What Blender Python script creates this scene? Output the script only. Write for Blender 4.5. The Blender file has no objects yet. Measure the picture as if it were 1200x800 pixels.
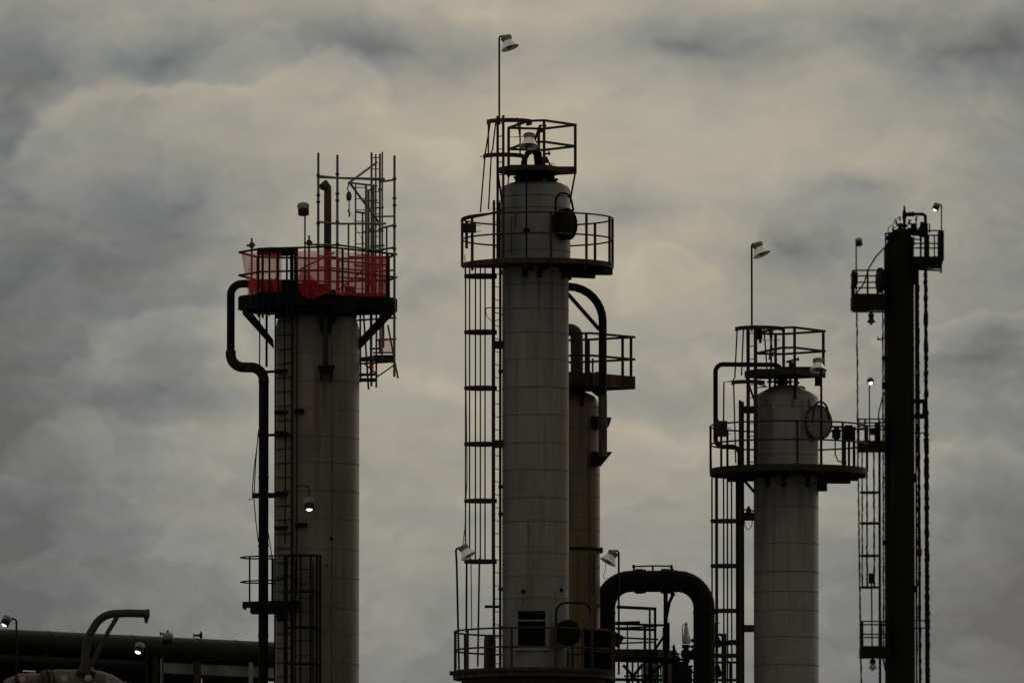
import bpy, math, random
from mathutils import Vector, Matrix, Quaternion
random.seed(7)
scene = bpy.context.scene
col = scene.collection
R = math.radians
PI = math.pi

# ------------------------------------------------------------------ camera
PITCH = R(4.6)
FPX = 400.0 / 36.0 * 1200.0            # focal length in pixels of a 1200 wide picture
CAMZ = 1.7
cam_d = bpy.data.cameras.new('camera')
cam = bpy.data.objects.new('camera', cam_d)
col.objects.link(cam)
cam.location = (0, 0, CAMZ)
cam.rotation_euler = (PI / 2 + PITCH, 0, 0)
cam_d.lens = 400
cam_d.sensor_width = 36
cam_d.clip_end = 20000
cam_d.clip_start = 0.5
cam_d.dof.use_dof = True
cam_d.dof.focus_distance = 263
cam_d.dof.aperture_fstop = 4.5
scene.camera = cam
CP, SP = math.cos(PITCH), math.sin(PITCH)


def at(px, py, Y):
    """world point whose picture position is (px, py) at distance Y down the +y axis"""
    a = (px - 600) / FPX
    b = (400 - py) / FPX
    d = Vector((a, CP - b * SP, SP + b * CP))
    k = Y / d.y
    return Vector((d.x * k, Y, CAMZ + d.z * k))


# ------------------------------------------------------------------ materials
def new_mat(name):
    m = bpy.data.materials.new(name)
    m.use_nodes = True
    nt = m.node_tree
    nt.nodes.clear()
    out = nt.nodes.new('ShaderNodeOutputMaterial')
    b = nt.nodes.new('ShaderNodeBsdfPrincipled')
    nt.links.new(b.outputs[0], out.inputs[0])
    return m, nt, b, out


def N(nt, t, **kw):
    n = nt.nodes.new(t)
    for k, v in kw.items():
        setattr(n, k, v)
    return n


def math_n(nt, op, a, b=None, c=None, clamp=False):
    n = nt.nodes.new('ShaderNodeMath')
    n.operation = op
    n.use_clamp = clamp
    for i, v in enumerate((a, b, c)):
        if v is None:
            continue
        if isinstance(v, (int, float)):
            n.inputs[i].default_value = v
        else:
            nt.links.new(v, n.inputs[i])
    return n.outputs[0]


def mix_c(nt, f, a, b, mode='MIX'):
    n = nt.nodes.new('ShaderNodeMix')
    n.data_type = 'RGBA'
    n.blend_type = mode
    for i, v in ((0, f), (6, a), (7, b)):
        if isinstance(v, (int, float)):
            n.inputs[i].default_value = v
        elif isinstance(v, tuple):
            n.inputs[i].default_value = (v[0], v[1], v[2], 1)
        else:
            nt.links.new(v, n.inputs[i])
    return n.outputs[2]


def ramp(nt, fac, stops):
    n = nt.nodes.new('ShaderNodeValToRGB')
    e = n.color_ramp.elements
    while len(e) < len(stops):
        e.new(0.5)
    for i, (p, c) in enumerate(stops):
        e[i].position = p
        e[i].color = (c[0], c[1], c[2], 1) if isinstance(c, tuple) else (c, c, c, 1)
    nt.links.new(fac, n.inputs[0])
    return n.outputs[0]


def noise(nt, vec, scale, detail=4, rough=0.55):
    n = nt.nodes.new('ShaderNodeTexNoise')
    n.inputs['Scale'].default_value = scale
    n.inputs['Detail'].default_value = detail
    n.inputs['Roughness'].default_value = rough
    nt.links.new(vec, n.inputs['Vector'])
    return n.outputs[0]


def mapping(nt, vec, scale=(1, 1, 1), loc=(0, 0, 0)):
    n = nt.nodes.new('ShaderNodeMapping')
    n.inputs['Scale'].default_value = scale
    n.inputs['Location'].default_value = loc
    nt.links.new(vec, n.inputs['Vector'])
    return n.outputs[0]


def metal(name, base, rust=(0.10, 0.042, 0.02), amount=0.35, rough=0.6, metallic=0.0, scale=3.0, bump=0.15, spec=0.3):
    """painted or bare steel with blotches of rust"""
    m, nt, b, out = new_mat(name)
    tc = N(nt, 'ShaderNodeTexCoord')
    n1 = noise(nt, tc.outputs['Object'], scale, 6, 0.65)
    n2 = noise(nt, mapping(nt, tc.outputs['Object'], (9, 9, 1.2)), 1.0, 4, 0.6)
    s = math_n(nt, 'ADD', math_n(nt, 'MULTIPLY', n1, 0.6), math_n(nt, 'MULTIPLY', n2, 0.4))
    f = ramp(nt, s, [(0.62 - amount * 0.35, 0.0), (0.78 - amount * 0.35, 1.0)])
    c = mix_c(nt, f, base, rust)
    v = ramp(nt, n2, [(0.3, 0.75), (0.7, 1.15)])
    c = mix_c(nt, 1.0, c, v, 'MULTIPLY')
    nt.links.new(c, b.inputs['Base Color'])
    b.inputs['Roughness'].default_value = rough
    b.inputs['Metallic'].default_value = metallic
    b.inputs['Specular IOR Level'].default_value = spec
    bp = N(nt, 'ShaderNodeBump')
    bp.inputs['Strength'].default_value = bump
    bp.inputs['Distance'].default_value = 0.01
    nt.links.new(noise(nt, tc.outputs['Object'], 18, 3), bp.inputs['Height'])
    nt.links.new(bp.outputs[0], b.inputs['Normal'])
    return m


def cladding(name, base, rust_amount=0.0, rust=(0.16, 0.066, 0.02), contrast=0.25, seg=0.62, Rm=0.8, seed=0.0,
             stains_and_dark_marks=(), dirt=(0.05, 0.043, 0.035), dirt_amount=0.3, warm=None, rough=0.55, spec=0.3, joint_amt=0.28):
    """weathered sheet-metal cladding round a vessel axis: sheets of slightly different tone, joints, rain streaks, rust"""
    m, nt, b, out = new_mat(name)
    tc = N(nt, 'ShaderNodeTexCoord')
    P = tc.outputs['Object']
    sep = N(nt, 'ShaderNodeSeparateXYZ')
    nt.links.new(P, sep.inputs[0])
    ang = math_n(nt, 'ARCTAN2', sep.outputs[1], sep.outputs[0])
    u = math_n(nt, 'MULTIPLY', ang, Rm)
    cmb = N(nt, 'ShaderNodeCombineXYZ')
    nt.links.new(u, cmb.inputs[0])
    nt.links.new(sep.outputs[2], cmb.inputs[2])
    cmb.inputs[1].default_value = seed
    UV = cmb.outputs[0]
    # rain streaks: stretched down the shell
    st1 = noise(nt, mapping(nt, UV, (7, 1, 0.16)), 1.0, 5, 0.6)
    st2 = noise(nt, mapping(nt, UV, (26, 1, 0.35)), 1.0, 3, 0.6)
    blot = noise(nt, mapping(nt, UV, (1.2, 1, 0.5), (3, 1, 2)), 1.0, 5, 0.6)
    streak = math_n(nt, 'ADD', math_n(nt, 'MULTIPLY', st1, 0.6), math_n(nt, 'MULTIPLY', st2, 0.4))
    v = ramp(nt, streak, [(0.3, 1.0 - contrast), (0.7, 1.0 + contrast)])
    c = mix_c(nt, 1.0, base, v, 'MULTIPLY')
    if warm:
        c = mix_c(nt, ramp(nt, blot, [(0.35, 0.0), (0.65, 1.0)]), c, mix_c(nt, 1.0, warm, v, 'MULTIPLY'))
    # sheet tone: one random value per sheet
    row = math_n(nt, 'FLOOR', math_n(nt, 'DIVIDE', sep.outputs[2], seg))
    uo = math_n(nt, 'ADD', math_n(nt, 'DIVIDE', u, 0.95), math_n(nt, 'MULTIPLY', row, 0.37))
    cell = N(nt, 'ShaderNodeCombineXYZ')
    nt.links.new(math_n(nt, 'FLOOR', uo), cell.inputs[0])
    nt.links.new(row, cell.inputs[1])
    cell.inputs[2].default_value = seed
    wn = N(nt, 'ShaderNodeTexWhiteNoise')
    nt.links.new(cell.outputs[0], wn.inputs[0])
    c = mix_c(nt, 1.0, c, ramp(nt, wn.outputs[0], [(0.0, 0.93), (1.0, 1.06)]), 'MULTIPLY')
    # vertical lap joints
    fr = math_n(nt, 'FRACT', uo)
    joint = math_n(nt, 'LESS_THAN', fr, 0.018)
    c = mix_c(nt, math_n(nt, 'MULTIPLY', joint, joint_amt), c, (0.015, 0.014, 0.012))
    # dirt
    d = ramp(nt, math_n(nt, 'ADD', math_n(nt, 'MULTIPLY', st1, 0.5), math_n(nt, 'MULTIPLY', blot, 0.5)),
             [(0.62 - dirt_amount * 0.3, 0.0), (0.75 - dirt_amount * 0.2, 0.85)])
    c = mix_c(nt, d, c, dirt)
    if rust_amount > 0:
        rs = noise(nt, mapping(nt, UV, (5, 1, 0.22), (7, 3, 1)), 1.0, 5, 0.65)
        r2 = noise(nt, mapping(nt, UV, (1.6, 1, 0.4), (1, 9, 5)), 1.0, 4, 0.6)
        f = ramp(nt, math_n(nt, 'ADD', math_n(nt, 'MULTIPLY', rs, 0.55), math_n(nt, 'MULTIPLY', r2, 0.45)),
                 [(0.66 - 0.32 * rust_amount, 0.0), (0.8 - 0.3 * rust_amount, 0.9)])
        c = mix_c(nt, f, c, rust)
    # rust runs and dark marks with a place of their own: (angle, z_top, length, half_width, strength)
    for stn in stains_and_dark_marks:
        a0, zt, ln, hw, stg = stn[:5]
        scol = stn[5] if len(stn) > 5 else rust
        du = math_n(nt, 'ABSOLUTE', math_n(nt, 'ADD', math_n(nt, 'SUBTRACT', u, a0 * Rm),
                                           math_n(nt, 'MULTIPLY', math_n(nt, 'SUBTRACT', st2, 0.5), 0.1)))
        fu = math_n(nt, 'SUBTRACT', 1.0, math_n(nt, 'DIVIDE', du, hw), clamp=True)
        dz = math_n(nt, 'DIVIDE', math_n(nt, 'SUBTRACT', zt, sep.outputs[2]), ln)
        fz = math_n(nt, 'MULTIPLY', math_n(nt, 'MULTIPLY', math_n(nt, 'ADD', dz, math_n(nt, 'MULTIPLY', math_n(nt, 'SUBTRACT', blot, 0.46), 0.5)), 5.0, clamp=True), math_n(nt, 'SUBTRACT', 1.0, dz, clamp=True))
        f = math_n(nt, 'MULTIPLY', math_n(nt, 'MULTIPLY', fu, fz), stg, clamp=True)
        c = mix_c(nt, f, c, scol)
    nt.links.new(c, b.inputs['Base Color'])
    b.inputs['Roughness'].default_value = rough
    b.inputs['Specular IOR Level'].default_value = spec
    bp = N(nt, 'ShaderNodeBump')
    bp.inputs['Strength'].default_value = 0.45
    bp.inputs['Distance'].default_value = 0.04
    nt.links.new(noise(nt, mapping(nt, UV, (2.2, 1, 1.1)), 1.0, 3), bp.inputs['Height'])
    nt.links.new(bp.outputs[0], b.inputs['Normal'])
    return m


def emit(name, colr, strength):
    m, nt, b, out = new_mat(name)
    e = N(nt, 'ShaderNodeEmission')
    e.inputs[0].default_value = (*colr, 1)
    e.inputs[1].default_value = strength
    nt.links.new(e.outputs[0], out.inputs[0])
    nt.nodes.remove(b)
    return m


def netting(name, colr, cover_stops):
    """knitted plastic safety net: threads too fine to resolve, so a see-through weave of uneven density"""
    m, nt, b, out = new_mat(name)
    tc = N(nt, 'ShaderNodeTexCoord')
    n1 = noise(nt, mapping(nt, tc.outputs['Object'], (1.3, 1.3, 1.6)), 1.0, 4, 0.6)
    cov = ramp(nt, n1, cover_stops)
    b.inputs['Base Color'].default_value = (*colr, 1)
    b.inputs['Roughness'].default_value = 0.6
    tl = N(nt, 'ShaderNodeBsdfTranslucent')
    tl.inputs[0].default_value = (*colr, 1)
    ms = N(nt, 'ShaderNodeMixShader')
    ms.inputs[0].default_value = 0.5
    nt.links.new(b.outputs[0], ms.inputs[1])
    nt.links.new(tl.outputs[0], ms.inputs[2])
    tr = N(nt, 'ShaderNodeBsdfTransparent')
    m2 = N(nt, 'ShaderNodeMixShader')
    nt.links.new(cov, m2.inputs[0])
    nt.links.new(tr.outputs[0], m2.inputs[1])
    nt.links.new(ms.outputs[0], m2.inputs[2])
    nt.links.new(m2.outputs[0], out.inputs[0])
    return m


M = {}
# ------------------------------------------------------------------ mesh builder
class MB:
    def __init__(s, F=None):
        s.v, s.f, s.F = [], [], F

    def P(s, p):
        return s.F.v(*p) if s.F else Vector(p)

    def L(s, r):
        return r * s.F.s if s.F else r

    def _add(s, vs, fs):
        o = len(s.v)
        s.v += [tuple(x) for x in vs]
        s.f += [tuple(i + o for i in f) for f in fs]

    # ---- px based shapes
    def tube(s, pts, r, seg=8, bend=0, close=False, caps=True):
        pts = [s.P(p) for p in pts]
        rr = [s.L(x) for x in r] if isinstance(r, (list, tuple)) else s.L(r)
        if bend:
            pts = fillet(pts, s.L(bend))
            if isinstance(rr, list):
                rr = rr[0]
        s._tube(pts, rr, seg, close, caps)
        return s

    def _tube(s, pts, r, seg=8, close=False, caps=True):
        n = len(pts)
        vs, fs = [], []
        up = None
        for i in range(n):
            a = pts[i - 1] if (i > 0 or close) else pts[i]
            b = pts[(i + 1) % n] if (i < n - 1 or close) else pts[i]
            t = (b - a).normalized()
            if up is None:
                up = Vector((0, 0, 1)) if abs(t.z) < 0.9 else Vector((0, 1, 0))
            x = t.cross(up)
            if x.length < 1e-4:
                x = t.orthogonal()
            x.normalize()
            y = x.cross(t).normalized()
            up = y
            ri = r[i] if isinstance(r, list) else r
            for k in range(seg):
                q = 2 * PI * k / seg
                vs.append(pts[i] + x * (math.cos(q) * ri) + y * (math.sin(q) * ri))
        m = n if close else n - 1
        for i in range(m):
            for k in range(seg):
                a, b = i * seg + k, i * seg + (k + 1) % seg
                c, d = ((i + 1) % n) * seg + (k + 1) % seg, ((i + 1) % n) * seg + k
                fs.append((a, d, c, b))
        if caps and not close:
            fs.append(tuple(range(seg)))
            fs.append(tuple(reversed(range((n - 1) * seg, n * seg))))
        s._add(vs, fs)

    def lumpy(s, x, d, y0, y1, r, seed=0, step=4.0, x1=None):
        """an upright line with heat shimmer shaped into its uneven thickness"""
        rnd = random.Random(seed)
        n = max(2, int((y1 - y0) / step))
        x1 = x if x1 is None else x1
        pts, rr = [], []
        for i in range(n + 1):
            t = i / n
            pts.append((x + (x1 - x) * t + rnd.uniform(-0.32, 0.32), d, y0 + (y1 - y0) * t))
            rr.append(r * rnd.uniform(0.72, 1.3))
        return s.tube(pts, rr, 8)

    def bar(s, p, q, w, h, up=(0, 0, 1)):
        """rectangular bar p->q, w across, h along up"""
        p, q, w, h = s.P(p), s.P(q), s.L(w), s.L(h)
        t = (q - p).normalized()
        u = Vector(up)
        if abs(t.dot(u)) > 0.95:
            u = Vector((0, 1, 0))
        x = t.cross(u).normalized() * (w / 2)
        y = x.cross(t).normalized() * (h / 2)
        vs = [p - x - y, p + x - y, p + x + y, p - x + y, q - x - y, q + x - y, q + x + y, q - x + y]
        s._add(vs, [(0, 3, 2, 1), (4, 5, 6, 7), (0, 1, 5, 4), (1, 2, 6, 5), (2, 3, 7, 6), (3, 0, 4, 7)])
        return s

    def box(s, x0, x1, d0, d1, y0, y1, bevel=0):
        a, b = s.P((x0, d0, y1)), s.P((x1, d1, y0))
        (ax, ay, az), (bx, by, bz) = a, b
        vs = [(ax, ay, az), (bx, ay, az), (bx, by, az), (ax, by, az), (ax, ay, bz), (bx, ay, bz), (bx, by, bz), (ax, by, bz)]
        s._add(vs, [(0, 3, 2, 1), (4, 5, 6, 7), (0, 1, 5, 4), (1, 2, 6, 5), (2, 3, 7, 6), (3, 0, 4, 7)])
        return s

    def lathe(s, px, d, prof, seg=48):
        """prof: list of (r_px, py) from the bottom up"""
        c = s.P((px, d, 0))
        return s._lathe(Vector((c.x, c.y, 0)), Vector((0, 0, 1)), [(s.L(r), s.P((px, d, y)).z) for r, y in prof], seg)

    def _lathe(s, o, axis, prof, seg=48):
        a = axis.normalized()
        x = a.orthogonal().normalized() if abs(a.z) < 0.999 else Vector((1, 0, 0))
        y = a.cross(x).normalized()
        vs, fs = [], []
        for r, t in prof:
            for k in range(seg):
                q = 2 * PI * k / seg
                vs.append(o + a * t + x * (math.cos(q) * r) + y * (math.sin(q) * r))
        for i in range(len(prof) - 1):
            for k in range(seg):
                p0, p1 = i * seg + k, i * seg + (k + 1) % seg
                fs.append((p0, p1, p1 + seg, p0 + seg))
        if prof[0][0] > 1e-5:
            fs.append(tuple(reversed(range(seg))))
        if prof[-1][0] > 1e-5:
            fs.append(tuple(range((len(prof) - 1) * seg, len(prof) * seg)))
        s._add(vs, fs)
        return s

    def turn(s, p, axis, prof, seg=24):
        """lathe about any axis, prof (r_px, t_px)"""
        return s._lathe(s.P(p), Vector(axis), [(s.L(r), s.L(t)) for r, t in prof], seg)

    def arc(s, px, d, rad, a0, a1, py, r, n=40, seg=8):
        c, rad = s.P((px, d, py)), s.L(rad)
        full = abs(a1 - a0) >= 359.9
        m = n if full else n + 1
        pts = [c + Vector((math.cos(R(a0 + (a1 - a0) * i / n)) * rad, math.sin(R(a0 + (a1 - a0) * i / n)) * rad, 0)) for i in range(m)]
        s._tube(pts, s.L(r), seg, full)
        return s

    def sector(s, px, d, r0, r1, a0, a1, y0, y1, n=48):
        """slab between two radii: top at picture height y0, bottom at y1"""
        c = s.P((px, d, 0))
        zt, zb = s.P((px, d, y0)).z, s.P((px, d, y1)).z
        r0, r1 = s.L(r0), s.L(r1)
        full = abs(a1 - a0) >= 359.9
        m = n if full else n + 1
        vs, fs = [], []
        for i in range(m):
            q = R(a0 + (a1 - a0) * i / n)
            cx, sy = math.cos(q), math.sin(q)
            for rr, z in ((r0, zb), (r1, zb), (r1, zt), (r0, zt)):
                vs.append((c.x + cx * rr, c.y + sy * rr, z))
        for i in range(n):
            a, b = 4 * i, 4 * ((i + 1) % m)
            for k in range(4):
                fs.append((a + k, a + (k + 1) % 4, b + (k + 1) % 4, b + k))
        if not full:
            fs += [(3, 2, 1, 0), tuple(4 * (m - 1) + k for k in range(4))]
        s._add(vs, fs)
        return s

    def prism(s, plan, y0, y1):
        """plan: list of (px, d); top y0, bottom y1"""
        n = len(plan)
        vs = [s.P((x, d, y1)) for x, d in plan] + [s.P((x, d, y0)) for x, d in plan]
        fs = [tuple(reversed(range(n))), tuple(range(n, 2 * n))]
        fs += [(i, (i + 1) % n, n + (i + 1) % n, n + i) for i in range(n)]
        s._add(vs, fs)
        return s

    def wedge(s, tri, d0, d1):
        """triangular or polygonal plate: tri = [(px, py)...] between depths d0 and d1"""
        n = len(tri)
        vs = [s.P((x, d0, y)) for x, y in tri] + [s.P((x, d1, y)) for x, y in tri]
        fs = [tuple(range(n)), tuple(reversed(range(n, 2 * n)))]
        fs += [(i, n + i, n + (i + 1) % n, (i + 1) % n) for i in range(n)]
        s._add(vs, fs)
        return s

    def build(s, name, mat, parent=None, label=None, smooth=True):
        me = bpy.data.meshes.new(name)
        me.from_pydata(s.v, [], s.f)
        me.validate()
        import bmesh
        bm = bmesh.new()
        bm.from_mesh(me)
        bmesh.ops.recalc_face_normals(bm, faces=bm.faces)
        bm.to_mesh(me)
        bm.free()
        me.materials.append(M[mat] if isinstance(mat, str) else mat)
        if smooth:
            me.shade_smooth()
            me.set_sharp_from_angle(angle=R(38))
        o = bpy.data.objects.new(name, me)
        col.objects.link(o)
        if parent:
            o.parent = parent
        if label:
            o['label'] = label
        return o


def fillet(pts, rad, n=8):
    out = [pts[0]]
    for i in range(1, len(pts) - 1):
        a, b, c = pts[i - 1], pts[i], pts[i + 1]
        u, v = (a - b), (c - b)
        lu, lv = u.length, v.length
        u.normalize(); v.normalize()
        ang = u.angle(v)
        if ang > PI - 0.02:
            out.append(b)
            continue
        t = min(rad / math.tan(ang / 2), lu * 0.49 if i > 1 else lu * 0.98, lv * 0.49 if i < len(pts) - 2 else lv * 0.98)
        r = t * math.tan(ang / 2)
        bis = (u + v).normalized()
        cen = b + bis * (r / math.sin(ang / 2))
        p, q = b + u * t - cen, b + v * t - cen
        ax = p.cross(q).normalized()
        tot = p.angle(q)
        for k in range(n + 1):
            out.append(cen + Quaternion(ax, tot * k / n) @ p)
    out.append(pts[-1])
    return out


class Frame:
    """a spot in the place: axis at picture column cx, distance D; turns px offsets into metres about its own base"""
    def __init__(s, cx, D, ref=500):
        w = at(cx, ref, D)
        s.cx, s.D = cx, D
        s.origin = Vector((w.x, D, 0))
        depth = D * CP + (w.z - CAMZ) * SP
        s.s = depth / FPX
        s.z0 = w.z

    def Z(s, py):
        return at(s.cx, py, s.D).z

    def v(s, px, d, py):
        return Vector(((px - s.cx) * s.s, d * s.s, s.Z(py)))

    def mb(s):
        return MB(s)


def tag(o, label, cat, group=None, kind=None):
    o['label'] = label
    o['category'] = cat
    if group:
        o['group'] = group
    if kind:
        o['kind'] = kind
    return o


def thing(F, name, label, cat, group=None, base=0.0):
    o = bpy.data.objects.new(name, None)
    o.empty_display_size = 0.5
    col.objects.link(o)
    o.location = F.origin
    return tag(o, label, cat, group)


def group_part(F, name, par):
    o = bpy.data.objects.new(name, None)
    o.empty_display_size = 0.3
    col.objects.link(o)
    o.parent = par
    return o


def each(F, items, name, mat, par):
    """one mesh per item, item = (method, args)"""
    for it in items:
        mb = F.mb()
        getattr(mb, it[0])(*it[1:])
        mb.build(name, mat, par)


class PARTS:
    """PARTS(builder, name, material, parent).box(...) builds one mesh of its own from a single shape"""
    def __init__(s, mb, name, mat, par):
        s.a = (mb, name, mat, par)

    def __getattr__(s, k):
        mb, name, mat, par = s.a
        def go(*a, **kw):
            getattr(mb, k)(*a, **kw)
            return mb.build(name, mat, par)
        return go


def solo(F, mb, name, mat, label, cat, group=None):
    o = mb.build(name, mat)
    o.location = F.origin
    return tag(o, label, cat, group)


# ------------------------------------------------------------------ shared fittings
def rails_poly(F, par, plan, levels, r, mat, posts=None, post_r=None, y_bot=None, closed=True, names=('top_rail', 'mid_rail')):
    for nm, y in zip(names, levels):
        m = F.mb()
        P = plan + [plan[0]] if closed else plan
        for a, b in zip(P[:-1], P[1:]):
            m.bar((a[0], a[1], y), (b[0], b[1], y), r * 2, r * 2)
        m.build(nm, mat, par)
    for (x, d) in (posts if posts is not None else plan):
        F.mb().bar((x, d, levels[0] - 0.3), (x, d, y_bot), (post_r or r) * 2, (post_r or r) * 2, (0, 1, 0)).build('railing_post', mat, par)


def rails_round(F, par, cx, d, rad, levels, r, mat, post_angles, y_bot, a0=0, a1=360, post_r=None, names=('top_rail', 'mid_rail')):
    for nm, y in zip(names, levels):
        F.mb().arc(cx, d, rad, a0, a1, y, r, 64 if a1 - a0 > 180 else 24).build(nm, mat, par)
    for a in post_angles:
        x, dd = cx + rad * math.cos(R(a)), d + rad * math.sin(R(a))
        F.mb().bar((x, dd, levels[0] - 0.3), (x, dd, y_bot), (post_r or r) * 2, (post_r or r) * 2, (0, 1, 0)).build('railing_post', mat, par)


def ladder(F, par, p0, p1, y0, y1, mat, step=15.0, r=1.2, rung_r=0.7):
    """two stringers at plan points p0, p1 (px, d) between heights y0 (top) and y1 (bottom)"""
    lad = group_part(F, 'ladder', par)
    for x, d in (p0, p1):
        F.mb().bar((x, d, y0), (x, d, y1), r * 1.2, r * 2.4, (0, 1, 0)).build('stringer', mat, lad)
    k = int(min((y1 - y0) / step, 96))
    for i in range(k):
        y = y0 + step * (i + 0.6)
        F.mb().tube([(p0[0], p0[1], y), (p1[0], p1[1], y)], rung_r, 6).build('rung', mat, lad)
    return lad


def cage(F, par, cx, d, rad, a0, a1, hoops, bars, y0, y1, mat, hoop_h=4.0, bar_r=0.9, lumps=False):
    """safety cage: flat hoops round part of a circle, vertical bars inside them"""
    cg = group_part(F, 'safety_cage', par)
    for a in bars:
        x, dd = cx + (rad - 0.6) * math.cos(R(a)), d + (rad - 0.6) * math.sin(R(a))
        if lumps:
            F.mb().lumpy(x, dd, y0, y1, bar_r, a).build('cage_bar', mat, cg)
        else:
            F.mb().bar((x, dd, y0), (x, dd, y1), bar_r * 2, bar_r * 1.3, (0, 1, 0)).build('cage_bar', mat, cg)
    for y in hoops:
        F.mb().sector(cx, d, rad, rad + 1.2, a0, a1, y - hoop_h / 2, y + hoop_h / 2, 24).build('cage_hoop', mat, cg)
    return cg


def manway(F, par, p, axis, rad, thick, mat, davit=None, bolts=18, cover_mat=None):
    ax = Vector(axis).normalized()
    m = F.mb()
    m.turn(p, ax, [(rad * 0.86, -thick * 1.6), (rad * 0.86, -thick * 0.5), (rad, -thick * 0.5), (rad, -0.3), (rad * 0.96, -0.3),
                   (rad * 0.96, 0.3), (rad, 0.3), (rad, thick * 0.5), (rad * 0.9, thick * 0.62), (0, thick * 0.75)], 36)
    c = m.build('manway', cover_mat or mat, par)
    x = ax.orthogonal().normalized()
    y = ax.cross(x)
    o = F.v(*p)
    rb = F.mb()
    q_ = [o + ax * (thick * 0.55 * F.s) + (x * math.cos(2 * PI * k / 40) + y * math.sin(2 * PI * k / 40)) * (rad * 0.975 * F.s) for k in range(40)]
    rb._tube(q_, 0.9 * F.s, 6, True)
    rb.build('flange_rim', mat, c)
    bm_ = F.mb()
    for k in range(bolts):
        q = 2 * PI * k / bolts
        c0 = o + (x * math.cos(q) + y * math.sin(q)) * (rad * 0.88 * F.s)
        bm_._lathe(c0, ax, [(0.8 * F.s, -thick * 0.9 * F.s), (0.8 * F.s, thick * 0.95 * F.s)], 6)
    bm_.build('bolt_ring', mat, c)
    hm = F.mb()
    h0, h1 = o + ax * (thick * 1.5 * F.s) - y * (3 * F.s), o + ax * (thick * 1.5 * F.s) + y * (3 * F.s)
    hm._tube(fillet([h0 - ax * thick * F.s, h0, h1, h1 - ax * thick * F.s], 1.2 * F.s), 0.6 * F.s, 6)
    hm.build('handle', mat, c)
    if davit:
        F.mb().tube(davit, 1.3, 8, bend=12).build('davit_arm', mat, c)
    return c


LAMP_N = [0]


def lamp(px, py, D, label, style='bell', axis=(0.25, 0, -1), size=1.0, lit=False, pole=None, pole_r=1.2, arm=None,
         group='lamps among the towers', scale_frame=None):
    """lamp head hung at picture point (px, py): 'bell' enamel shade or 'drum' fitting; axis points out of the mouth"""
    F = Frame(px, D)
    root = thing(F, 'industrial_lamp', label, 'lamp', group)
    ax = Vector(axis).normalized()
    k = size
    o = (px, 0, py)
    if style == 'bell':
        hs = F.mb().turn(o, ax, [(0, -1.0 * k), (5.4 * k, -0.7 * k), (6.4 * k, 0.2 * k), (6.5 * k, 1.4 * k), (6.1 * k, 5.4 * k), (5.6 * k, 6.2 * k), (0, 6.2 * k)], 28).build('ballast_housing', 'lamp_grey', root)
        F.mb().turn(o, ax, [(6.9 * k, 0.9 * k), (7.1 * k, 1.4 * k), (6.9 * k, 2.1 * k), (6.3 * k, 2.1 * k), (6.3 * k, 0.9 * k)], 28).build('housing_rim', 'lamp_grey', hs)
        sh = F.mb().turn(o, ax, [(5.8 * k, 5.8 * k), (6.4 * k, 7.6 * k), (7.4 * k, 9.6 * k), (9.2 * k, 12.2 * k), (10.6 * k, 14.4 * k), (11.2 * k, 15.2 * k), (10.9 * k, 15.3 * k),
                                 (10.2 * k, 14.3 * k), (8.8 * k, 12.2 * k), (6.6 * k, 9.4 * k), (0, 9.2 * k)], 32).build('shade', 'enamel', root)
        F.mb().turn(o, ax, [(2.4 * k, 9.0 * k), (2.6 * k, 10 * k), (3.8 * k, 12 * k), (3.8 * k, 14 * k), (2.2 * k, 15.6 * k), (0, 16.0 * k)], 16).build('bulb', 'lens_off', sh)
    else:
        F.mb().turn(o, ax, [(0, -1.0 * k), (4.6 * k, -0.6 * k), (6.4 * k, 0.8 * k), (6.9 * k, 2.2 * k), (6.8 * k, 3.4 * k), (6.0 * k, 6.2 * k), (0, 6.2 * k)], 24).build('ballast_housing', 'lamp_grey', root)
        F.mb().turn(o, ax, [(5.9 * k, 6.0 * k), (6.2 * k, 6.6 * k), (6.2 * k, 12.6 * k), (5.6 * k, 13.4 * k), (4.6 * k, 13.4 * k), (4.4 * k, 11.6 * k), (0, 11.4 * k)], 24).build('reflector', 'lamp_dark', root)
        F.mb().turn(o, ax, [(4.0 * k, 11.8 * k), (3.7 * k, 13.2 * k), (2.4 * k, 14.3 * k), (0, 14.6 * k)], 20).build('lens', 'glow' if lit else 'lens_off', root)
    if pole:
        F.mb().tube(pole, pole_r, 8).build('pole', 'steel_black', root)
    if arm:
        F.mb().tube(arm, pole_r * 0.9, 8, bend=4).build('arm', 'steel_dark', root)
    return root
# ------------------------------------------------------------------ places of the big things
F1 = Frame(371.5, 267)
F2 = Frame(627.5, 262)
F3 = Frame(671.0, 265.5)
F4 = Frame(921.0, 263)
F5 = Frame(1054.0, 392)

# ------------------------------------------------------------------ material list
M['steel_dark'] = metal('dark_steel', (0.0168, 0.015, 0.0126), (0.03, 0.018, 0.012), 0.35, 0.7, spec=0.15)
M['steel_black'] = metal('black_steel', (0.0078, 0.0072, 0.0066), (0.0144, 0.0102, 0.0078), 0.2, 0.8, spec=0.08)
M['steel_rust'] = metal('rusty_steel', (0.0279, 0.02108, 0.01674), (0.05704, 0.03224, 0.02108), 0.45, 0.75, spec=0.12)
M['steel_red'] = metal('rusted_red_steel', (0.0217, 0.01488, 0.01178), (0.0744, 0.031, 0.0186), 0.5, 0.75, scale=2.2, spec=0.12)
M['galv'] = metal('weathered_galvanised_tube', (0.102, 0.1008, 0.096), (0.048, 0.036, 0.027), 0.3, 0.6)
M['coupler'] = metal('scaffold_coupler_steel', (0.036, 0.033, 0.03), (0.048, 0.024, 0.012), 0.4, 0.55, 0.3)
M['board'] = metal('scaffold_board_wood', (0.036, 0.0288, 0.021), (0.018, 0.015, 0.012), 0.4, 0.85)
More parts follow.
